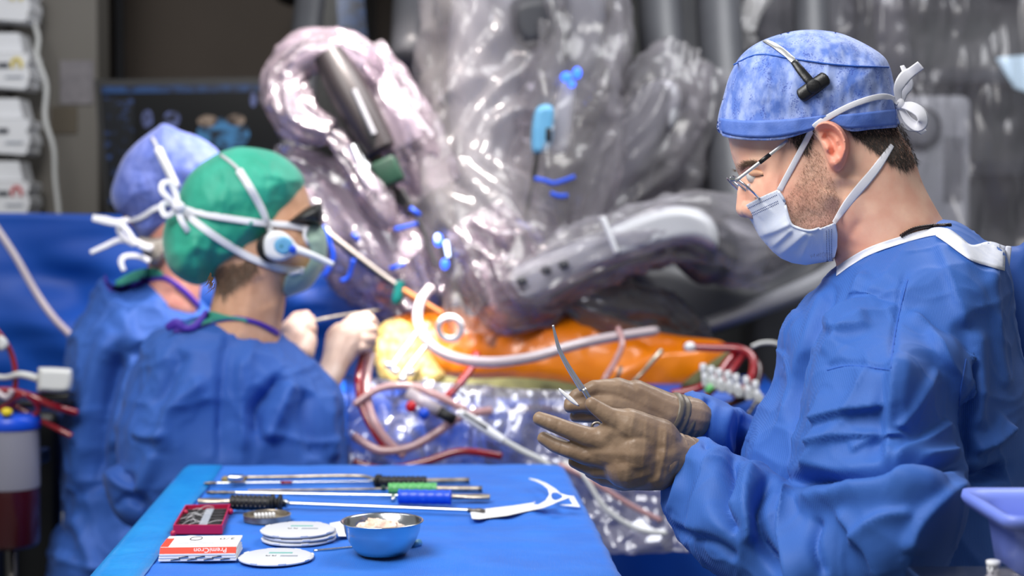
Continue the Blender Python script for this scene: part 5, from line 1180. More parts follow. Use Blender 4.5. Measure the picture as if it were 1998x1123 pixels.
# ------------------------------------------------------------------ heart-lung pump stand at the left edge
YP = 3.2
pump = thing('pump_stand', (P(60, 900, YP)[0], YP, 0), 'dark wheeled pump stand at the lower left edge', 'equipment')
xp = P(30, 900, YP)[0]
mk('mast', *tube([(xp - .10, YP + .16, 0.02), (xp - .10, YP + .16, 1.05)], .02, 14), M['steel_dark'], pump)
mk('foot', *rbox((xp - .05, YP + .1, .03), (.5, .4, .05), .01), M['black'], pump)
mk('shelf', *rbox((xp - .02, YP + .10, P(60, 786, YP)[2] - .005), (.26, .18, .012), .004), M['black'], pump)
mk('dark_backing', *rbox((P(20, 900, 3.55)[0] - .10, 3.55, .50), (.46, .14, 1.0), .02), M['black'], pump)  # black box added to darken the corner behind the reservoir
mk('clamp_arm', *rbox((xp - .02, YP + .06, P(40, 900, YP)[2]), (.12, .10, .03), .006), M['greydark'], pump)
sen = thing('sensor_box', P(105, 768, YP), 'white plastic sensor box with a white cable on the pump stand', 'sensor box')
mk('housing', *inflate([(74, 722), (80, 716), (130, 718), (141, 724), (140, 752), (128, 767), (78, 765), (72, 758)], YP - .02, .03, .03, 10, step=3), M['offwhite'], sen)
mk('base_plate', *rbox(P(108, 772, YP - .01), (.068, .05, .014), .004), M['black'], sen)
mk('cable', *tube([P(74, 738, YP - .02), P(40, 730, YP - .02), P(10, 736, YP - .01), P(-30, 732, YP)], [.008, .007, .006, .006], 10), M['offwhite'], sen)
can = thing('reservoir', P(30, 1010, YP), 'blood reservoir with white graduated cylinder and blue lid', 'reservoir')
zc = P(30, 1060, YP)[2]; c = np.array((P(28, 900, YP)[0], YP - .02, zc))
hh = P(30, 832, YP)[2] - zc
mk('cylinder', *lathe([(0, 0), (.050, 0), (.055, .01), (.055, hh * .5)], c, 36), M['blood_dark'], can)
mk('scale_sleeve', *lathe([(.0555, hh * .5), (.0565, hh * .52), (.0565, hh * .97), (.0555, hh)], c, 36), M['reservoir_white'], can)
for k in range(9): mk('scale_tick', *rbox(c + np.array((-.020, -.0545, hh * (.54 + .05 * k))), (.02, .006, .0025), .0005), M['ink'], can, smooth=False)
mk('lid', *lathe([(.058, hh), (.060, hh + .004), (.060, hh + .022), (.05, hh + .03), (0, hh + .032)], c, 36), M['blueplastic'], can)
mk('holder', *rbox(c + np.array((-.02, .07, hh * .45)), (.05, .06, .04), .006), M['greydark'], can)
mk('holder_rod', *tube([c + np.array((-.02, .06, hh * .4)), c + np.array((-.02, .06, -c[2] + .05))], .012, 10), M['steel_dark'], can)
def line_tube(lab, px, r, m, cat='tube', grp=None, nm='tube'):
    o = mk(nm, *tube([P(*q) for q in px], r, 10), M[m]); tag(o, lab, cat, grp); return o
line_tube('dark red blood line looping above the sensor box', [(-10, 640, YP), (14, 672, YP), (28, 710, YP), (30, 750, YP), (22, 790, YP), (5, 830, YP)], .0055, 'blood')
line_tube('dark red blood line running straight under the sensor box', [(-10, 762, YP - .03), (20, 762, YP - .03), (60, 772, YP - .035), (100, 790, YP - .03), (150, 805, YP)], .0075, 'blood')
line_tube('thin dark red blood line slanting behind the reservoir lid', [(30, 792, YP - .01), (70, 815, YP - .01), (110, 835, YP), (140, 850, YP)], .006, 'blood')
line_tube('short dark red blood line bending beside the yellow clip', [(0, 800, YP - .04), (24, 782, YP - .04), (50, 770, YP - .05), (75, 800, YP - .03), (40, 826, YP - .03)], .0055, 'blood')
line_tube('pale clear tube beside the yellow clip at the left edge', [(-10, 760, YP - .06), (12, 775, YP - .06), (24, 760, YP - .06)], .006, 'cleartube')
o = mk('tube_clip', *inflate(disc_px(13, 804, 12, 9, 14), YP - .075, .008, .008, 7, step=2.5), M['yellow']); tag(o, 'small yellow tube clip at the left edge', 'clip')
o = mk('tube_connector', *inflate([(-4, 655), (10, 658), (17, 672), (6, 684), (-4, 680)], YP - .03, .01, .01, 7, step=3), M['offwhite']); tag(o, 'small white tube connector at the left edge above the sensor box', 'connector')

# ------------------------------------------------------------------ operating table and patient
opt = thing('operating_table', (P(1050, 900, 3.5)[0], 3.55, 0), 'operating table covered with blue drapes under the robot', 'table')
x0, x1 = P(600, 800, 3.25)[0], P(1560, 800, 3.25)[0]
g = []
for x in np.linspace(x0, x1, 110):
    row = []
    for s in np.linspace(0, 1, 60):
        if s < .30: y = 3.74 - (3.74 - 3.27) * s / .30; z = 1.06 + .01 * math.sin(x * 9 + y * 7)
        else:
            k = (s - .30) / .70; y = 3.27 - .03 * min(1, k * 8) + .035 * math.sin(x * 26 + 2 * math.sin(x * 7)) * min(1, k * 3); z = 1.06 - .015 * min(1, k * 10) - k * .85
        row.append((x, y, z))
    g.append(row)
mk('drape', *sheet(np.array(g), .002), M['screen_drape'], opt)
mk('table_top', *rbox(((x0 + x1) / 2, 3.52, 1.0), (x1 - x0 - .05, .40, .06), .01), M['greydark'], opt)
mk('column', *rbox(((x0 + x1) / 2, 3.68, .5), (.35, .35, .94), .02), M['greydark'], opt)
mk('base', *rbox(((x0 + x1) / 2, 3.68, .04), (.9, .5, .07), .02), M['greydark'], opt)
pat = thing('patient', P(1050, 740, 3.5), 'draped patient covered with orange incision film on the operating table', 'patient')
nn_ = (0, .80, -.60)
or_ol = [(742, 660), (765, 626), (830, 608), (900, 602), (1000, 594), (1100, 598), (1180, 618), (1260, 645), (1330, 660), (1410, 670), (1420, 700), (1390, 740), (1300, 772), (1200, 775), (1100, 760), (1000, 748), (900, 752), (820, 750), (760, 730)]
mk('orange_film', *inflate(or_ol, 3.50, .055, .12, 70, step=6, n=nn_, noise=lambda v, w: .006 * fbm(w * 8, 3, 41) + .003 * ridged(w * 16, 2, 44), fold=[([(860, 690), (1000, 680), (1150, 690)], .010, 30), ([(1160, 640), (1260, 690), (1380, 710)], -.010, 14), ([(1200, 760), (1280, 720), (1400, 700)], .008, 14)]), M['orange'], pat)
mk('olive_towel', *inflate([(742, 735), (800, 728), (860, 735), (930, 742), (1000, 740), (1080, 745), (1150, 758), (1200, 775), (1160, 800), (1060, 800), (960, 795), (860, 788), (780, 775), (735, 760)], 3.33, .03, .05, 25, step=5, n=nn_, noise=lambda v, w: .006 * fbm(w * 30, 3, 47)), M['olive'], pat)
mk('olive_towel', *inflate([(1325, 760), (1350, 735), (1400, 700), (1425, 690), (1418, 715), (1390, 745), (1350, 770)], 3.36, .03, .03, 14, step=4, n=nn_, noise=lambda v, w: .005 * fbm(w * 30, 3, 48)), M['olive'], pat)
mk('yellow_towel', *inflate([(728, 690), (738, 640), (768, 622), (800, 632), (825, 660), (845, 700), (870, 735), (850, 755), (800, 755), (745, 748)], 3.36, .022, .05, 40, step=4, n=nn_, noise=lambda v, w: .005 * fbm(w * 26, 3, 49) + .003 * ridged(w * np.array((60, 60, 20)), 2, 50)), M['yellow_towel'], pat)
line_tube('thick milky tube looping over the orange film', [(842, 560, 3.22), (820, 590, 3.2), (816, 630, 3.17), (840, 672, 3.12), (890, 698, 3.1), (960, 706, 3.1), (1040, 696, 3.12), (1110, 676, 3.16), (1180, 660, 3.22), (1280, 645, 3.32)], .0105, 'cleartube')
line_tube('thin clear tube rising from the orange film near the scissors tip', [(1206, 640, 3.25), (1214, 670, 3.2), (1200, 705, 3.18), (1182, 735, 3.16), (1170, 765, 3.16)], .0062, 'pinktube')
c = P(878, 640, 3.24); o = mk('port_ring', *tube([c + np.array((.024 * math.cos(a), -.010 * math.sin(a), .024 * math.sin(a))) for a in np.linspace(0, 2 * math.pi, 28, endpoint=False)], .0068, 10, 0, closed=True), M['white']); tag(o, 'white ring port on the orange film under the central arm', 'port')
line_tube('steel forceps lying on the orange film', [(1290, 684, 3.22), (1276, 700, 3.2), (1252, 728, 3.18), (1235, 745, 3.18)], [.006, .0055, .004, .005], 'steel_warm', 'forceps', nm='forceps')
line_tube('short brown clamp on the orange film behind the far glove', [(1212, 716, 3.22), (1205, 735, 3.2), (1195, 752, 3.2)], .004, 'steel_dark', 'clamp', nm='clamp')

# red lines and stopcock row on the right
G = 'red blood lines beside the stopcock row'
line_tube('upper dark red blood line arching over the stopcock row', [(1335, 676, 3.24), (1390, 678, 3.22), (1440, 680, 3.2), (1466, 694, 3.18), (1470, 720, 3.16), (1458, 750, 3.14), (1430, 775, 3.14)], .0085, 'blood', 'tube', G)
line_tube('red blood line dropping left of the stopcock row', [(1440, 684, 3.22), (1420, 705, 3.19), (1398, 735, 3.16), (1360, 758, 3.15), (1310, 768, 3.16)], .0085, 'blood', 'tube', G)
line_tube('second red blood line dropping behind the white stopcocks', [(1452, 690, 3.2), (1430, 720, 3.18), (1408, 745, 3.16), (1378, 772, 3.14), (1362, 795, 3.14)], .0075, 'blood', 'tube', G)
line_tube('dark blood line bending around the right end of the stopcocks', [(1455, 686, 3.24), (1480, 712, 3.2), (1478, 745, 3.17), (1455, 775, 3.15), (1395, 798, 3.14)], .0070, 'blood_dark', 'tube', G)
o = mk('tube_connector', *ellipsoid(P(1346, 676, 3.21), (.012, .010, .010)), M['white']); tag(o, 'white round connector at the left end of the arching red line', 'connector')
kn_ = [(1372, 717), (1388, 722), (1403, 727), (1420, 731), (1436, 737), (1456, 742), (1474, 750)]
ords = ['leftmost', 'second from left', 'third from left', 'middle', 'third from right', 'second from right', 'rightmost']
for k, (a, b) in enumerate(kn_):
    t = thing('stopcock', P(a + 6, b + 26, 3.12), 'white stopcock with tap knob, %s of the row of seven' % ords[k], 'stopcock', 'white stopcocks in a row')
    mk('tap_knob', *tube([P(a - 1, b - 8, 3.12), P(a, b, 3.12), P(a + 1, b + 8, 3.12)], [.0055, .0072, .0060], 12, 4), M['white'], t)
    mk('tap_body', *tube([P(a + 1, b + 8, 3.12), P(a + 5, b + 24, 3.12)], [.0045, .009], 12, 0), M['white'], t)
    mk('manifold_port', *rbox(P(a + 6, b + 28, 3.12), (.017, .016, .020), .004), M['offwhite'], t)
o = mk('tube_connector', *tube([P(1378, 765, 3.10), P(1390, 752, 3.10)], .007, 10), M['green']); tag(o, 'small green connector below the leftmost stopcock', 'connector')
line_tube('thin brown clamp hanging under the rightmost stopcock', [(1480, 775, 3.12), (1465, 800, 3.1), (1455, 815, 3.1)], .004, 'steel_dark', 'clamp', nm='clamp')
line_tube('thin white cable arching right of the red lines', [(1466, 676, 3.3), (1490, 668, 3.3), (1520, 672, 3.3), (1552, 700, 3.33), (1560, 748, 3.36)], .004, 'offwhite', 'cable', nm='cable')

# ------------------------------------------------------------------ tubes and connectors in front of the patient
G2 = 'blood tubes in front of the patient'
line_tube('bright red blood line dropping from the gloved hand', [(716, 668, 3.16), (706, 700, 3.13), (700, 740, 3.08), (706, 790, 3.06), (730, 840, 3.04), (760, 880, 3.03)], .0085, 'blood', 'tube', G2)
line_tube('pale pink tube beside the bright red line at the gown', [(726, 690, 3.15), (716, 740, 3.10), (722, 800, 3.05), (748, 850, 3.03), (790, 890, 3.02)], .0085, 'pinktube', 'tube', G2)
line_tube('red tube running from the orange film down to the stopcock', [(930, 690, 3.2), (915, 725, 3.16), (890, 755, 3.12), (868, 778, 3.08)], .0085, 'blood', 'tube', G2)
line_tube('long pink tube curving under the stopcock to the left', [(690, 850, 3.04), (740, 878, 3.02), (800, 872, 3.02), (850, 845, 3.03), (900, 812, 3.04), (960, 800, 3.05)], .0085, 'pinktube', 'tube', G2)
line_tube('lower red tube sweeping along the bottom of the plastic pouch', [(690, 900, 3.03), (750, 915, 3.02), (830, 900, 3.02), (900, 880, 3.02), (980, 890, 3.02)], .0075, 'blood', 'tube', G2)
line_tube('clear tube crossing above the red knob', [(690, 790, 3.05), (740, 758, 3.06), (800, 752, 3.06), (850, 770, 3.05), (910, 800, 3.04)], .0075, 'pinktube', 'tube', G2)
line_tube('dark pink tube running flat beneath the olive towel', [(990, 805, 3.12), (1040, 795, 3.12), (1090, 800, 3.12), (1140, 792, 3.14)], .006, 'blood', 'tube', G2)
line_tube('white cable looping at the lower right of the plastic pouch', [(1100, 900, 3.0), (1140, 930, 2.98), (1180, 990, 2.97), (1240, 1030, 2.97), (1300, 1040, 2.97)], .0055, 'offwhite', 'cable', None, 'cable')
line_tube('pinkish line slanting behind the instrument table corner', [(1090, 905, 2.99), (1150, 935, 2.98), (1230, 985, 2.98), (1290, 1015, 2.98)], .0055, 'pinktube', 'tube', G2)
vl = thing('valve_block', P(830, 800, 3.02), 'clear valve block with a red knob and a blue knob', 'valve')
mk('valve_body', *tube([P(795, 765, 3.03), P(860, 805, 3.02)], [.013, .013], 14, 0), M['cleartube'], vl)
mk('knob', *ellipsoid(P(802, 793, 3.0), (.0105, .010, .0115)), M['red'], vl)
mk('knob', *ellipsoid(P(827, 807, 3.0), (.0105, .010, .0115)), M['blueplastic'], vl)
mk('black_coupling', *tube([P(856, 802, 3.01), P(888, 820, 3.01)], .011, 12), M['rubber'], vl)
pen = thing('cautery_pen', P(940, 835, 3.0), 'white pen-shaped cautery handle lying over the plastic pouch', 'cautery pen')
mk('pen_body', *tube([P(895, 803, 3.0), P(920, 818, 2.99), P(950, 838, 2.98), P(985, 860, 2.97)], [.007, .0095, .0095, .007], 14), M['white'], pen)
mk('pen_cable', *tube([P(985, 860, 2.97), P(1020, 880, 2.97), P(1060, 900, 2.97), P(1090, 930, 2.97)], .006, 8), M['offwhite'], pen)
mk('pen_stripe', *tube([P(905, 806, 2.989), P(950, 834, 2.969)], .003, 8, 0), M['black'], pen)
# plastic collecting pouch
def film_sheet(cpx, nu, nv, Yf, amp, sc_, sd, th=.0):
    """cpx: left and right edge pixel lines top->bottom"""
    L_, R_ = spl(cpx[0], 8), spl(cpx[1], 8); L_ = resample(L_, 1) if 0 else np.stack([np.interp(np.linspace(0, 1, nv), np.linspace(0, 1, len(L_)), L_[:, k]) for k in (0, 1)], 1); R_ = np.stack([np.interp(np.linspace(0, 1, nv), np.linspace(0, 1, len(R_)), R_[:, k]) for k in (0, 1)], 1)
    g = []
    for u in np.linspace(0, 1, nu):
        q = L_ * (1 - u) + R_ * u; g.append([P(a, b, Yf(u, k / (nv - 1))) for k, (a, b) in enumerate(q)])
    g = np.array(g); f = g.reshape(-1, 3)
    d = amp * ridged(f * sc_, 3, sd) + amp * .7 * fbm(f * sc_ * .6, 2, sd + 7); g[..., 1] += d.reshape(g.shape[:2]); return sheet(g, .0004)
o = mk('plastic_pouch', *film_sheet(([(672, 735), (676, 840), (690, 960), (760, 1080)], [(1180, 770), (1250, 860), (1320, 980), (1345, 1080)]), 110, 70, lambda u, v: 3.10 - .10 * v, .022, np.array((14, 14, 10)), 121), M['film_pouch'] if 'film_pouch' in M else M['film']); tag(o, 'crumpled clear plastic collecting pouch hanging in front of the patient', 'plastic pouch')

rt_ = thing('retractor', P(790, 705, 3.26), 'bright steel wound retractor glinting on the yellow towel under the lamp', 'retractor')
mk('retractor_bar', *tube([P(818, 640, 3.30), P(800, 668, 3.28), P(780, 695, 3.26), P(762, 722, 3.24)], [.004, .006, .007, .006], 10), M['steel_bright'], rt_)
mk('retractor_bar', *tube([P(836, 668, 3.27), P(815, 695, 3.25), P(795, 722, 3.23), P(782, 740, 3.22)], [.004, .006, .007, .006], 10), M['steel_bright'], rt_)
for a, b in ((758, 712), (772, 724), (786, 738), (800, 726), (830, 742), (842, 748)): mk('glint_bead', *ellipsoid(P(a, b, 3.20), (.009, .008, .007)), M['steel_bright'], rt_)  # small steel beads added as bright glints on the towel

# ------------------------------------------------------------------ surgical robot arms under clear drapes
def bag(nm, pts, m, parent, amp=.014, sc_=22, sd=0, sides=72, sm=16):
    """loose plastic sleeve: long pleats along the arm plus gathers across it"""
    q = np.array(pts, float); c = P(q[:, 0], q[:, 1], q[:, 2]); r = q[:, 3] * q[:, 2] / FP
    V, F = tube(c, r, sides, sm, caps=False, nref=np.array((0, -1., 0))); G_ = V.reshape(-1, sides, 3); n_ = len(G_)
    cen_ = G_.mean(1); s_ = np.r_[0, np.cumsum(np.linalg.norm(np.diff(cen_, axis=0), axis=1))]
    D = G_ - cen_[:, None, :]; R_ = np.linalg.norm(D, axis=2)[..., None]; D = D / (R_ + 1e-9)
    a = np.linspace(0, 2 * math.pi, sides, endpoint=False); A, S_ = np.meshgrid(a, s_)
    fa = 1.6; p1 = np.stack([np.cos(A) * fa + .8 * np.sin(S_ * 9), np.sin(A) * fa, S_ * sc_ * .22], -1).reshape(-1, 3)
    p2 = np.stack([np.cos(A) * 2.2, np.sin(A) * 2.2, S_ * sc_ * .75 + .9 * np.sin(A * 2)], -1).reshape(-1, 3)
    h = amp * (1.0 * ridged(p1 * 1.6, 2, sd) + .22 * ridged(p2, 2, sd + 5) + .5 * fbm(p1 * .6, 2, sd + 9))
    k = np.minimum(1.0, R_.reshape(-1) / .05)
    return mk(nm, (G_ + D * (h * k).reshape(n_, sides, 1)).reshape(-1, 3), F, M[m], parent)
def rod(nm, pts, m, parent, sides=18, sm=5, flat=None):
    q = np.array(pts, float); c = P(q[:, 0], q[:, 1], q[:, 2]); r = q[:, 3] * q[:, 2] / FP
    return mk(nm, *tube(c, r, sides, sm if len(q) > 2 else 0), M[m], parent, sharp=45)
def body(nm, ol, Y, t, R, m, parent, step=5, n=None, fold=None, spline=True): return mk(nm, *inflate(ol, Y, t, t, R, step=step, n=n, fold=fold, closed_spl=spline), M[m], parent)
col = thing('robot_column', (P(1600, 500, 4.6)[0], 4.6, 0), 'grey robot column behind the arms in the right background', 'robot column')
xc = P(1560, 300, 4.7)[0]
mk('mast', *rbox((xc, 4.75, 1.4), (.30, .30, 2.7), .04), M['greydark'], col)
mk('boom', *rbox((P(1100, 0, 4.5)[0], 4.6, 2.62), (2.2, .25, .22), .05), M['greydark'], col)
mk('base', *rbox((xc, 4.75, .08), (.8, .7, .16), .04), M['greydark'], col)
ZB = 2.55
def hanger(parent, px, py, Y, r, m='greydark'):
    c = P(px, py, Y); mk('hanger_link', *tube([c, np.array((c[0], (Y + 4.5) / 2, (c[2] + ZB) / 2)), np.array((c[0] + .05, 4.5, ZB))], r, 14), M[m], parent)

# arm 1: the camera arm at the left
a1 = thing('robot_arm', P(760, 350, 3.6), 'robot arm with dark camera head and green block, wrapped in shiny plastic tinted pink for lamplight', 'robot arm')
rod('wrist_loop', [(705, 130, 3.62, 18), (655, 104, 3.6, 20), (604, 110, 3.6, 20), (570, 150, 3.6, 20), (570, 200, 3.58, 22), (598, 238, 3.56, 20), (640, 252, 3.55, 16)], 'grey', a1)
rod('camera_head', [(640, 105, 3.56, 30), (672, 165, 3.55, 38), (705, 225, 3.54, 38), (742, 292, 3.53, 32)], 'camhead', a1)
rod('head_stripe', [(690, 175, 3.505, 6), (730, 262, 3.49, 6)], 'grey', a1)
ax = axes(P(790, 345, 3.5) - P(725, 305, 3.5) + 0)
mk('sterile_block', *rbox(P(757, 336, 3.53), (.062, .07, .058), .008, axes((.75, 0, -.45) if 0 else P(775, 375, 3.53) - P(740, 300, 3.53))), M['greendark'], a1)
rod('cannula_holder', [(690, 285, 3.53, 14), (712, 335, 3.52, 18), (735, 385, 3.51, 20), (752, 425, 3.5, 10)], 'steel', a1)
rod('shaft', [(782, 368, 3.5, 5), (822, 440, 3.48, 4.5), (850, 520, 3.44, 4)], 'black', a1)
rod('carriage', [(706, 105, 3.68, 30), (752, 190, 3.68, 34), (800, 280, 3.68, 34)], 'greylight', a1)
bag('plastic_drape', [(722, 160, 3.62, 26), (690, 112, 3.6, 30), (644, 98, 3.6, 33), (592, 108, 3.6, 33), (560, 152, 3.6, 34), (566, 205, 3.58, 36), (598, 240, 3.56, 33), (652, 256, 3.55, 20)], 'film_lamp_pink', a1, .014, 30, 201)
bag('plastic_drape', [(712, 96, 3.68, 26), (740, 150, 3.67, 38), (778, 225, 3.66, 50), (815, 300, 3.66, 54), (850, 370, 3.66, 46)], 'film_lamp_pink', a1, .014, 20, 205)
bag('plastic_drape', [(650, 262, 3.54, 16), (690, 318, 3.53, 20), (725, 375, 3.52, 32), (752, 425, 3.5, 22), (765, 450, 3.5, 8)], 'film_lamp_pink', a1, .010, 30, 209)
hanger(a1, 800, 120, 3.8, .05)

# arm 2: lower left arm with the long shaft
a2 = thing('robot_arm', P(800, 560, 3.5), 'low robot arm in shiny plastic tinted pink for lamplight beside the green cap, with a long dark shaft', 'robot arm')
rod('link', [(560, 335, 3.75, 34), (640, 390, 3.7, 40), (720, 450, 3.65, 40), (800, 520, 3.6, 34)], 'greylight', a2)
rod('shaft', [(640, 455, 3.48, 8), (750, 540, 3.45, 8), (850, 608, 3.42, 7)], 'steel_dark', a2)
rod('shaft_tip', [(786, 566, 3.40, 7), (862, 612, 3.39, 6)], 'copper', a2)
rod('cannula_clip', [(782, 548, 3.40, 8), (776, 580, 3.40, 11), (772, 592, 3.40, 9)], 'teal', a2)
bag('plastic_drape', [(545, 325, 3.72, 44), (600, 362, 3.69, 58), (660, 420, 3.66, 74), (720, 490, 3.62, 84), (790, 555, 3.6, 70), (840, 610, 3.56, 40)], 'film_lamp_pink', a2, .022, 18, 221)
for k, pts in enumerate([[(630, 440), (650, 500), (632, 540)], [(690, 505), (680, 540), (665, 548)], [(770, 448), (800, 440), (815, 435)], [(800, 405), (820, 420)], [(760, 525), (790, 515)], [(688, 455), (700, 470)]]):
    mk('blue_tape', *tube([P(a, b, 3.44 - .005 * k) for a, b in pts], .005, 8, 5, flat=.003, nref=np.array((0, -1., 0))), M['blueplastic'], a2)
hanger(a2, 575, 345, 3.8, .04)

# arm 3: the central vertical arm
a3 = thing('robot_arm', P(930, 660, 3.5), 'central vertical robot arm under a loose clear drape with a blue light', 'robot arm')
body('link', [(900, -40), (990, -40), (1040, 60), (1040, 250), (1020, 400), (980, 520), (930, 520), (890, 440), (880, 300), (870, 120)], 3.80, .09, 50, 'grey', a3)
body('dark_joint', [(1000, 0), (1080, -10), (1085, 60), (1040, 95), (1000, 70)], 3.72, .06, 26, 'greydark', a3)
rod('tool_barrel', [(880, 470, 3.60, 28), (905, 530, 3.57, 34), (930, 590, 3.53, 28)], 'greydark', a3)
rod('tool_nozzle', [(918, 570, 3.54, 22), (922, 620, 3.51, 15), (922, 655, 3.48, 8)], 'grey', a3)
mk('indicator_light', *ellipsoid(P(855, 468, 3.46), (.010, .008, .015)), M['led'], a3)
mk('indicator_light', *ellipsoid(P(868, 515, 3.45), (.009, .008, .012)), M['led'], a3)
mk('indicator_core', *ellipsoid(P(853, 464, 3.453), (.006, .005, .009)), M['ledw'], a3)
rod('indicator_strip', [(870, 470, 3.46, 5), (875, 500, 3.455, 4)], 'ledw', a3)
bag('plastic_drape', [(970, -60, 3.8, 105), (950, 100, 3.78, 112), (940, 240, 3.74, 108), (935, 360, 3.68, 108), (950, 450, 3.6, 110), (962, 520, 3.54, 96), (945, 600, 3.5, 66), (922, 668, 3.44, 22)], 'film', a3, .030, 11, 231)
bag('plastic_drape', [(930, 420, 3.52, 40), (975, 500, 3.5, 64), (1010, 570, 3.48, 70), (1060, 600, 3.48, 40), (1100, 590, 3.5, 14)], 'film_lamp_pink', a3, .024, 16, 235)
hanger(a3, 960, -20, 3.9, .06)

# arm 4: instrument with the light blue housing
a4 = thing('robot_arm', P(1060, 480, 3.6), 'robot arm carrying a light blue instrument housing and thin black shaft', 'robot arm')
body('carriage_plate', [(1098, 152), (1118, 158), (1120, 200), (1108, 290), (1082, 302), (1074, 290), (1080, 215)], 3.62, .03, 10, 'greylight', a4)
body('instrument_housing', [(1050, 208), (1072, 204), (1082, 220), (1078, 280), (1064, 298), (1042, 300), (1036, 280), (1040, 230)], 3.56, .028, 9, 'lightblue', a4)
mk('housing_slot', *rbox(P(1070, 262, 3.53), (.012, .012, .03), .003), M['black'], a4)
rod('shaft', [(1050, 296, 3.56, 5.5), (1036, 370, 3.55, 5), (1022, 440, 3.54, 5), (1012, 496, 3.53, 5)], 'black', a4)
rod('cannula_clip', [(1016, 486, 3.52, 10), (1000, 496, 3.52, 9), (990, 506, 3.52, 7)], 'teal', a4)
mk('indicator_light', *ellipsoid(P(1105, 150, 3.57), (.013, .010, .011)), M['led'], a4)
mk('indicator_light', *ellipsoid(P(1126, 142, 3.58), (.010, .008, .013)), M['led'], a4)
mk('indicator_light', *ellipsoid(P(1116, 164, 3.56), (.008, .008, .008)), M['led'], a4)
for k, pts in enumerate([[(1043, 348), (1062, 352), (1080, 358)], [(1080, 358), (1100, 352), (1122, 344)], [(1074, 376), (1090, 382), (1108, 381)], [(1008, 430), (1030, 444), (1048, 466), (1064, 482)]]):
    mk('blue_tape', *tube([P(a, b, 3.50) for a, b in pts], .005, 8, 5, flat=.003, nref=np.array((0, -1., 0))), M['blueplastic'], a4)
bag('plastic_drape', [(1130, -60, 3.75, 78), (1128, 60, 3.74, 76), (1120, 160, 3.70, 82), (1118, 250, 3.68, 88), (1108, 340, 3.66, 84), (1085, 430, 3.64, 72), (1050, 510, 3.62, 50)], 'film', a4, .026, 13, 241)
body('link', [(1095, -40), (1170, -40), (1180, 60), (1160, 140), (1120, 160), (1100, 100)], 3.85, .06, 30, 'grey', a4)
hanger(a4, 1135, -20, 3.9, .05)

# arm 5: wide grey link
a5 = thing('robot_arm', P(1200, 430, 3.9), 'wide grey robot link with pale rounded end, slanting right of the light blue instrument', 'robot arm')
body('link', [(1222, 205), (1262, 162), (1306, 156), (1326, 182), (1322, 232), (1292, 292), (1244, 370), (1214, 422), (1170, 446), (1138, 430), (1150, 366), (1188, 284)], 3.85, .08, 26, 'grey', a5)
body('end_cap', [(1286, 160), (1312, 158), (1328, 186), (1322, 236), (1304, 256), (1296, 220), (1300, 190)], 3.80, .06, 12, 'greylight', a5, 4)
rod('joint', [(1230, 345, 3.95, 60), (1300, 380, 3.98, 70)], 'grey', a5)
body('lower_joint', [(1255, 330), (1320, 300), (1380, 330), (1400, 400), (1340, 420), (1270, 410)], 3.95, .08, 34, 'greydark', a5)
bag('plastic_drape', [(1340, 100, 3.86, 40), (1295, 190, 3.84, 74), (1245, 290, 3.83, 74), (1190, 400, 3.82, 66), (1140, 470, 3.8, 40)], 'film', a5, .020, 15, 251)
bag('plastic_drape', [(1400, 150, 4.0, 60), (1360, 260, 3.98, 80), (1320, 350, 3.95, 80), (1260, 430, 3.92, 60)], 'film', a5, .026, 14, 255)
hanger(a5, 1300, 190, 4.0, .06)

# arm 6: pale horizontal arm
a6 = thing('robot_arm', P(1200, 560, 3.4), 'pale grey horizontal robot arm reaching in from the right above the orange film', 'robot arm')
body('link', [(984, 540), (1010, 512), (1080, 486), (1150, 458), (1230, 422), (1292, 402), (1345, 402), (1386, 422), (1402, 455), (1396, 488), (1350, 476), (1290, 486), (1210, 512), (1120, 552), (1060, 586), (1020, 604), (995, 580)], 3.45, .07, 24, 'greylight', a6, 4)
body('elbow', [(1320, 470), (1370, 440), (1425, 445), (1440, 490), (1420, 540), (1370, 556), (1330, 530), (1310, 500)], 3.55, .09, 30, 'greydark', a6)
body('joint_cover', [(1410, 430), (1470, 440), (1500, 480), (1480, 540), (1430, 560), (1405, 520)], 3.62, .08, 30, 'grey', a6)
rod('under_link', [(1030, 590, 3.46, 12), (1100, 568, 3.46, 14), (1200, 528, 3.48, 16), (1300, 500, 3.5, 18)], 'brownlink', a6)
mk('band', *rbox(P(1186, 458, 3.44), (.012, .15, .085), .006, axes(P(1230, 440, 3.45) - P(1150, 472, 3.45))), M['white'], a6)
for a, b in ((1018, 544), (1065, 523), (1100, 512)): mk('screw_cover', *ellipsoid(P(a, b + 4, 3.375), (.012, .008, .010)), M['greydark'], a6)
bag('plastic_drape', [(960, 560, 3.45, 34), (1030, 545, 3.45, 52), (1130, 510, 3.45, 52), (1230, 470, 3.45, 54), (1330, 445, 3.47, 60), (1430, 470, 3.55, 70), (1500, 500, 3.6, 60)], 'film', a6, .016, 20, 261)
hanger(a6, 1440, 470, 3.75, .06)

# arm 7: low bar at the right
a7 = thing('robot_arm', P(1450, 600, 3.5), 'light grey bar-shaped robot arm low on the right behind the man', 'robot arm')
body('bar', [(1330, 640), (1400, 610), (1500, 570), (1590, 530), (1640, 500), (1660, 540), (1600, 575), (1500, 612), (1400, 645), (1340, 662)], 3.65, .05, 16, 'grey', a7, 4)
body('shroud', [(1230, 530), (1300, 500), (1400, 530), (1480, 540), (1560, 500), (1600, 430), (1700, 420), (1700, 540), (1560, 590), (1400, 650), (1320, 655)], 3.85, .08, 40, 'greydark', a7)
bag('plastic_drape', [(1110, 570, 3.5, 30), (1180, 600, 3.52, 44), (1260, 625, 3.55, 48), (1340, 650, 3.58, 30), (1380, 662, 3.6, 14)], 'film_grey', a7, .020, 18, 271)
hanger(a7, 1620, 500, 3.95, .05)

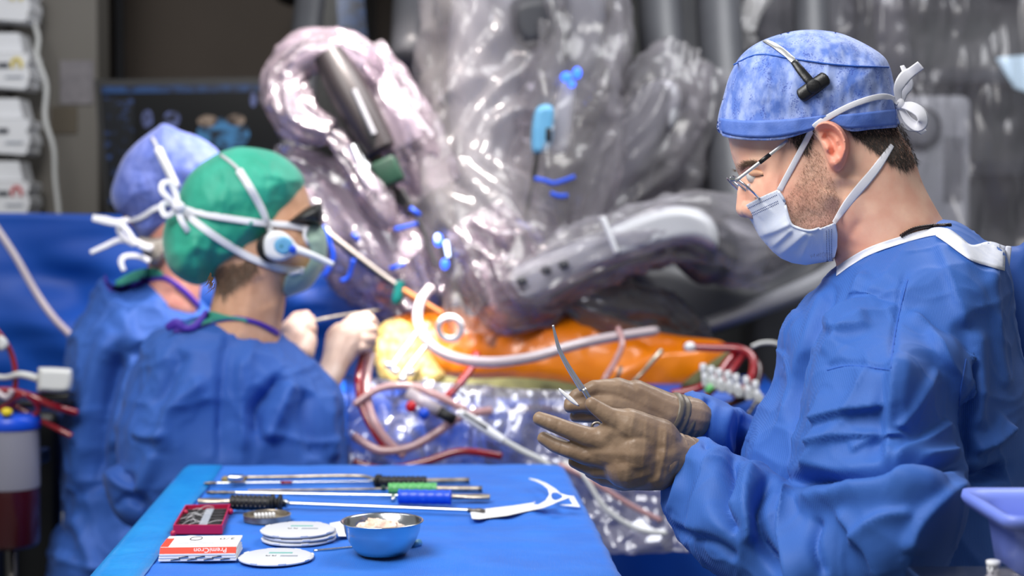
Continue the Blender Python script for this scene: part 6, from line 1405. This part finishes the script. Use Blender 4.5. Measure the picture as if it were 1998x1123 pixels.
# far equipment and loose plastic in the right background
eq = thing('equipment_cabinet', (P(1830, 500, 4.9)[0], 4.95, 0), 'pale equipment cabinet with a round dial behind the man', 'cabinet')
v0, v1 = P(1752, 185, 4.8), P(1895, 480, 4.8)
mk('cabinet_body', *rbox(((v0[0] + v1[0]) / 2, 4.95, v0[2] / 2), (v1[0] - v0[0], .3, v0[2]), .03), M['greylight'], eq)
mk('dial', *lathe([(0, .012), (.05, .012), (.06, .006), (.06, 0)], P(1795, 248, 4.795), 30, (0, -1, 0)), M['grey'], eq)
mk('dial_ring', *lathe([(.052, .013), (.062, .013), (.064, 0)], P(1795, 248, 4.794), 30, (0, -1, 0)), M['greydark'], eq)
mk('panel_slot', *rbox(P(1860, 330, 4.80), (.06, .01, .2), .004), M['grey'], eq)
sh_ = thing('storage_rack', (P(1900, 300, 5.2)[0], 5.2, 0), 'dark storage rack in the upper right background', 'rack')
for k, (y_, m_) in enumerate(((150, 'greydark'), (-40, 'greydark'), (330, 'greydark'), (520, 'greydark'))):
    c = P(1800, y_, 5.15); mk('shelf', *rbox((c[0], 5.2, c[2]), (.95, .20, .05), .01), M[m_], sh_)
for a in (1560, 2040): c = P(a, 0, 5.2); mk('upright', *rbox((c[0], 5.22, 1.25), (.04, .15, 2.5), .006), M['greydark'], sh_)
lb = thing('light_box', P(1990, 160, 5.0), 'bright pale blue light box at the right edge', 'light box')
mk('panel', *prism([P(1948, 112, 5.0), P(2040, 104, 5.0), P(2040, 190, 5.0), P(1985, 170, 5.0)], (0, 1, 0), .03), M['lightbox'], lb, smooth=False)
mk('bracket', *rbox(P(2010, 150, 5.1), (.05, .14, .05), .006), M['greydark'], lb)
pl = thing('plastic_curtain', P(1750, 480, 4.4), 'large clear plastic sheet hanging across the right background', 'plastic sheet')
mk('sheet_fold', *film_sheet(([(1400, -60), (1420, 120), (1450, 300), (1480, 520)], [(1760, -60), (1780, 120), (1790, 300), (1790, 560)]), 90, 90, lambda u, v: 4.35 - .1 * u, .030, np.array((9, 9, 4)), 281), M['film_thin'], pl)
mk('sheet_fold', *film_sheet(([(1700, -60), (1720, 150), (1760, 320), (1780, 560)], [(2080, -60), (2080, 150), (2080, 320), (2080, 600)]), 90, 90, lambda u, v: 4.25 + .1 * u, .034, np.array((8, 8, 3)), 287), M['film_thin'], pl)
bag('crumpled_edge', [(1485, -20, 4.2, 22), (1462, 30, 4.2, 16), (1448, 65, 4.2, 22), (1470, 88, 4.2, 10)], 'film_white', pl, .012, 30, 291)
bag('hanging_fold', [(1380, 120, 4.2, 40), (1420, 200, 4.2, 50), (1400, 300, 4.2, 60), (1430, 420, 4.2, 60), (1500, 520, 4.2, 40)], 'film', pl, .026, 14, 293)

# ------------------------------------------------------------------ trolley corner at the lower right
YF = 1.45
zt = P(1990, 1135, YF)[2]
tr = thing('side_trolley', (P(2080, 1100, YF)[0], YF, 0), 'small steel trolley just below the lower right corner', 'trolley')
xt = P(2080, 1100, YF)[0]
mk('trolley_top', *rbox((xt, YF - .05, zt - .01), (.26, .26, .016), .004), M['steel'], tr, smooth=False)
for sx_ in (-.1, .1):
    for sy_ in (-.1, .1): mk('leg', *tube([(xt + sx_, YF - .05 + sy_, 0), (xt + sx_, YF - .05 + sy_, zt - .015)], .011, 10), M['steel'], tr)
tray = thing('plastic_tray', P(2040, 1118, YF), 'periwinkle blue plastic tray with a flared rim at the right edge', 'tray')
c = P(2062, 1110, YF); zr = P(1990, 985, YF)[2]; Hh = zr - c[2]
def rr(w, d, r, n=8): return round_poly([np.array((-w, -d, 0)), np.array((w, -d, 0)), np.array((w, d, 0)), np.array((-w, d, 0))], r, n)
rings = []
for w, d, z in ((.0, .0, 0), (.043, .045, 0), (.048, .05, .004), (.052, .055, Hh * .6), (.055, .058, Hh - .012), (.070, .072, Hh - .010), (.0735, .0755, Hh - .003), (.072, .074, Hh + .004), (.066, .068, Hh + .002), (.053, .055, Hh - .004), (.049, .052, Hh * .5), (.044, .046, .006), (0.001, 0.001, .005)):
    rings.append(c + rr(max(w, .001), max(d, .001), max(min(w, .02), .0005)) + np.array((0, 0, z)))
n = len(rings[0]); V = np.vstack(rings); F = [(i * n + j, i * n + (j + 1) % n, (i + 1) * n + (j + 1) % n, (i + 1) * n + j) for i in range(len(rings) - 1) for j in range(n)]
mk('tray_shell', V, F, M['periwinkle'], tray)
sy = thing('syringe', P(1940, 1128, YF), 'white capped syringe standing at the lower right corner', 'syringe')
q = P(1938, 1130, YF); zz = P(1938, 1088, YF)[2] - zt
q = np.array((q[0], YF, zt - .002)); mk('barrel_cap', *lathe([(0, 0), (.006, 0), (.006, zz * .35), (.0045, zz * .45), (.0045, zz * .72), (.0065, zz * .8), (.0068, zz * .97), (.005, zz), (0, zz)], q, 20), M['white'], sy)
for k in range(6):
    a = k * math.pi / 3; mk('rib', *tube([q + np.array((.005 * math.cos(a), .005 * math.sin(a), zz * .45)), q + np.array((.0052 * math.cos(a), .0052 * math.sin(a), zz * .75))], .0008, 6), M['white'], sy)
o = mk('clear_wrap', *fuse([ellipsoid(P(1965, 1135, YF - .02), (.022, .02, .012))], .003, 2), M['film']); tag(o, 'crumpled clear wrapper at the lower right corner below the tray', 'wrapper')
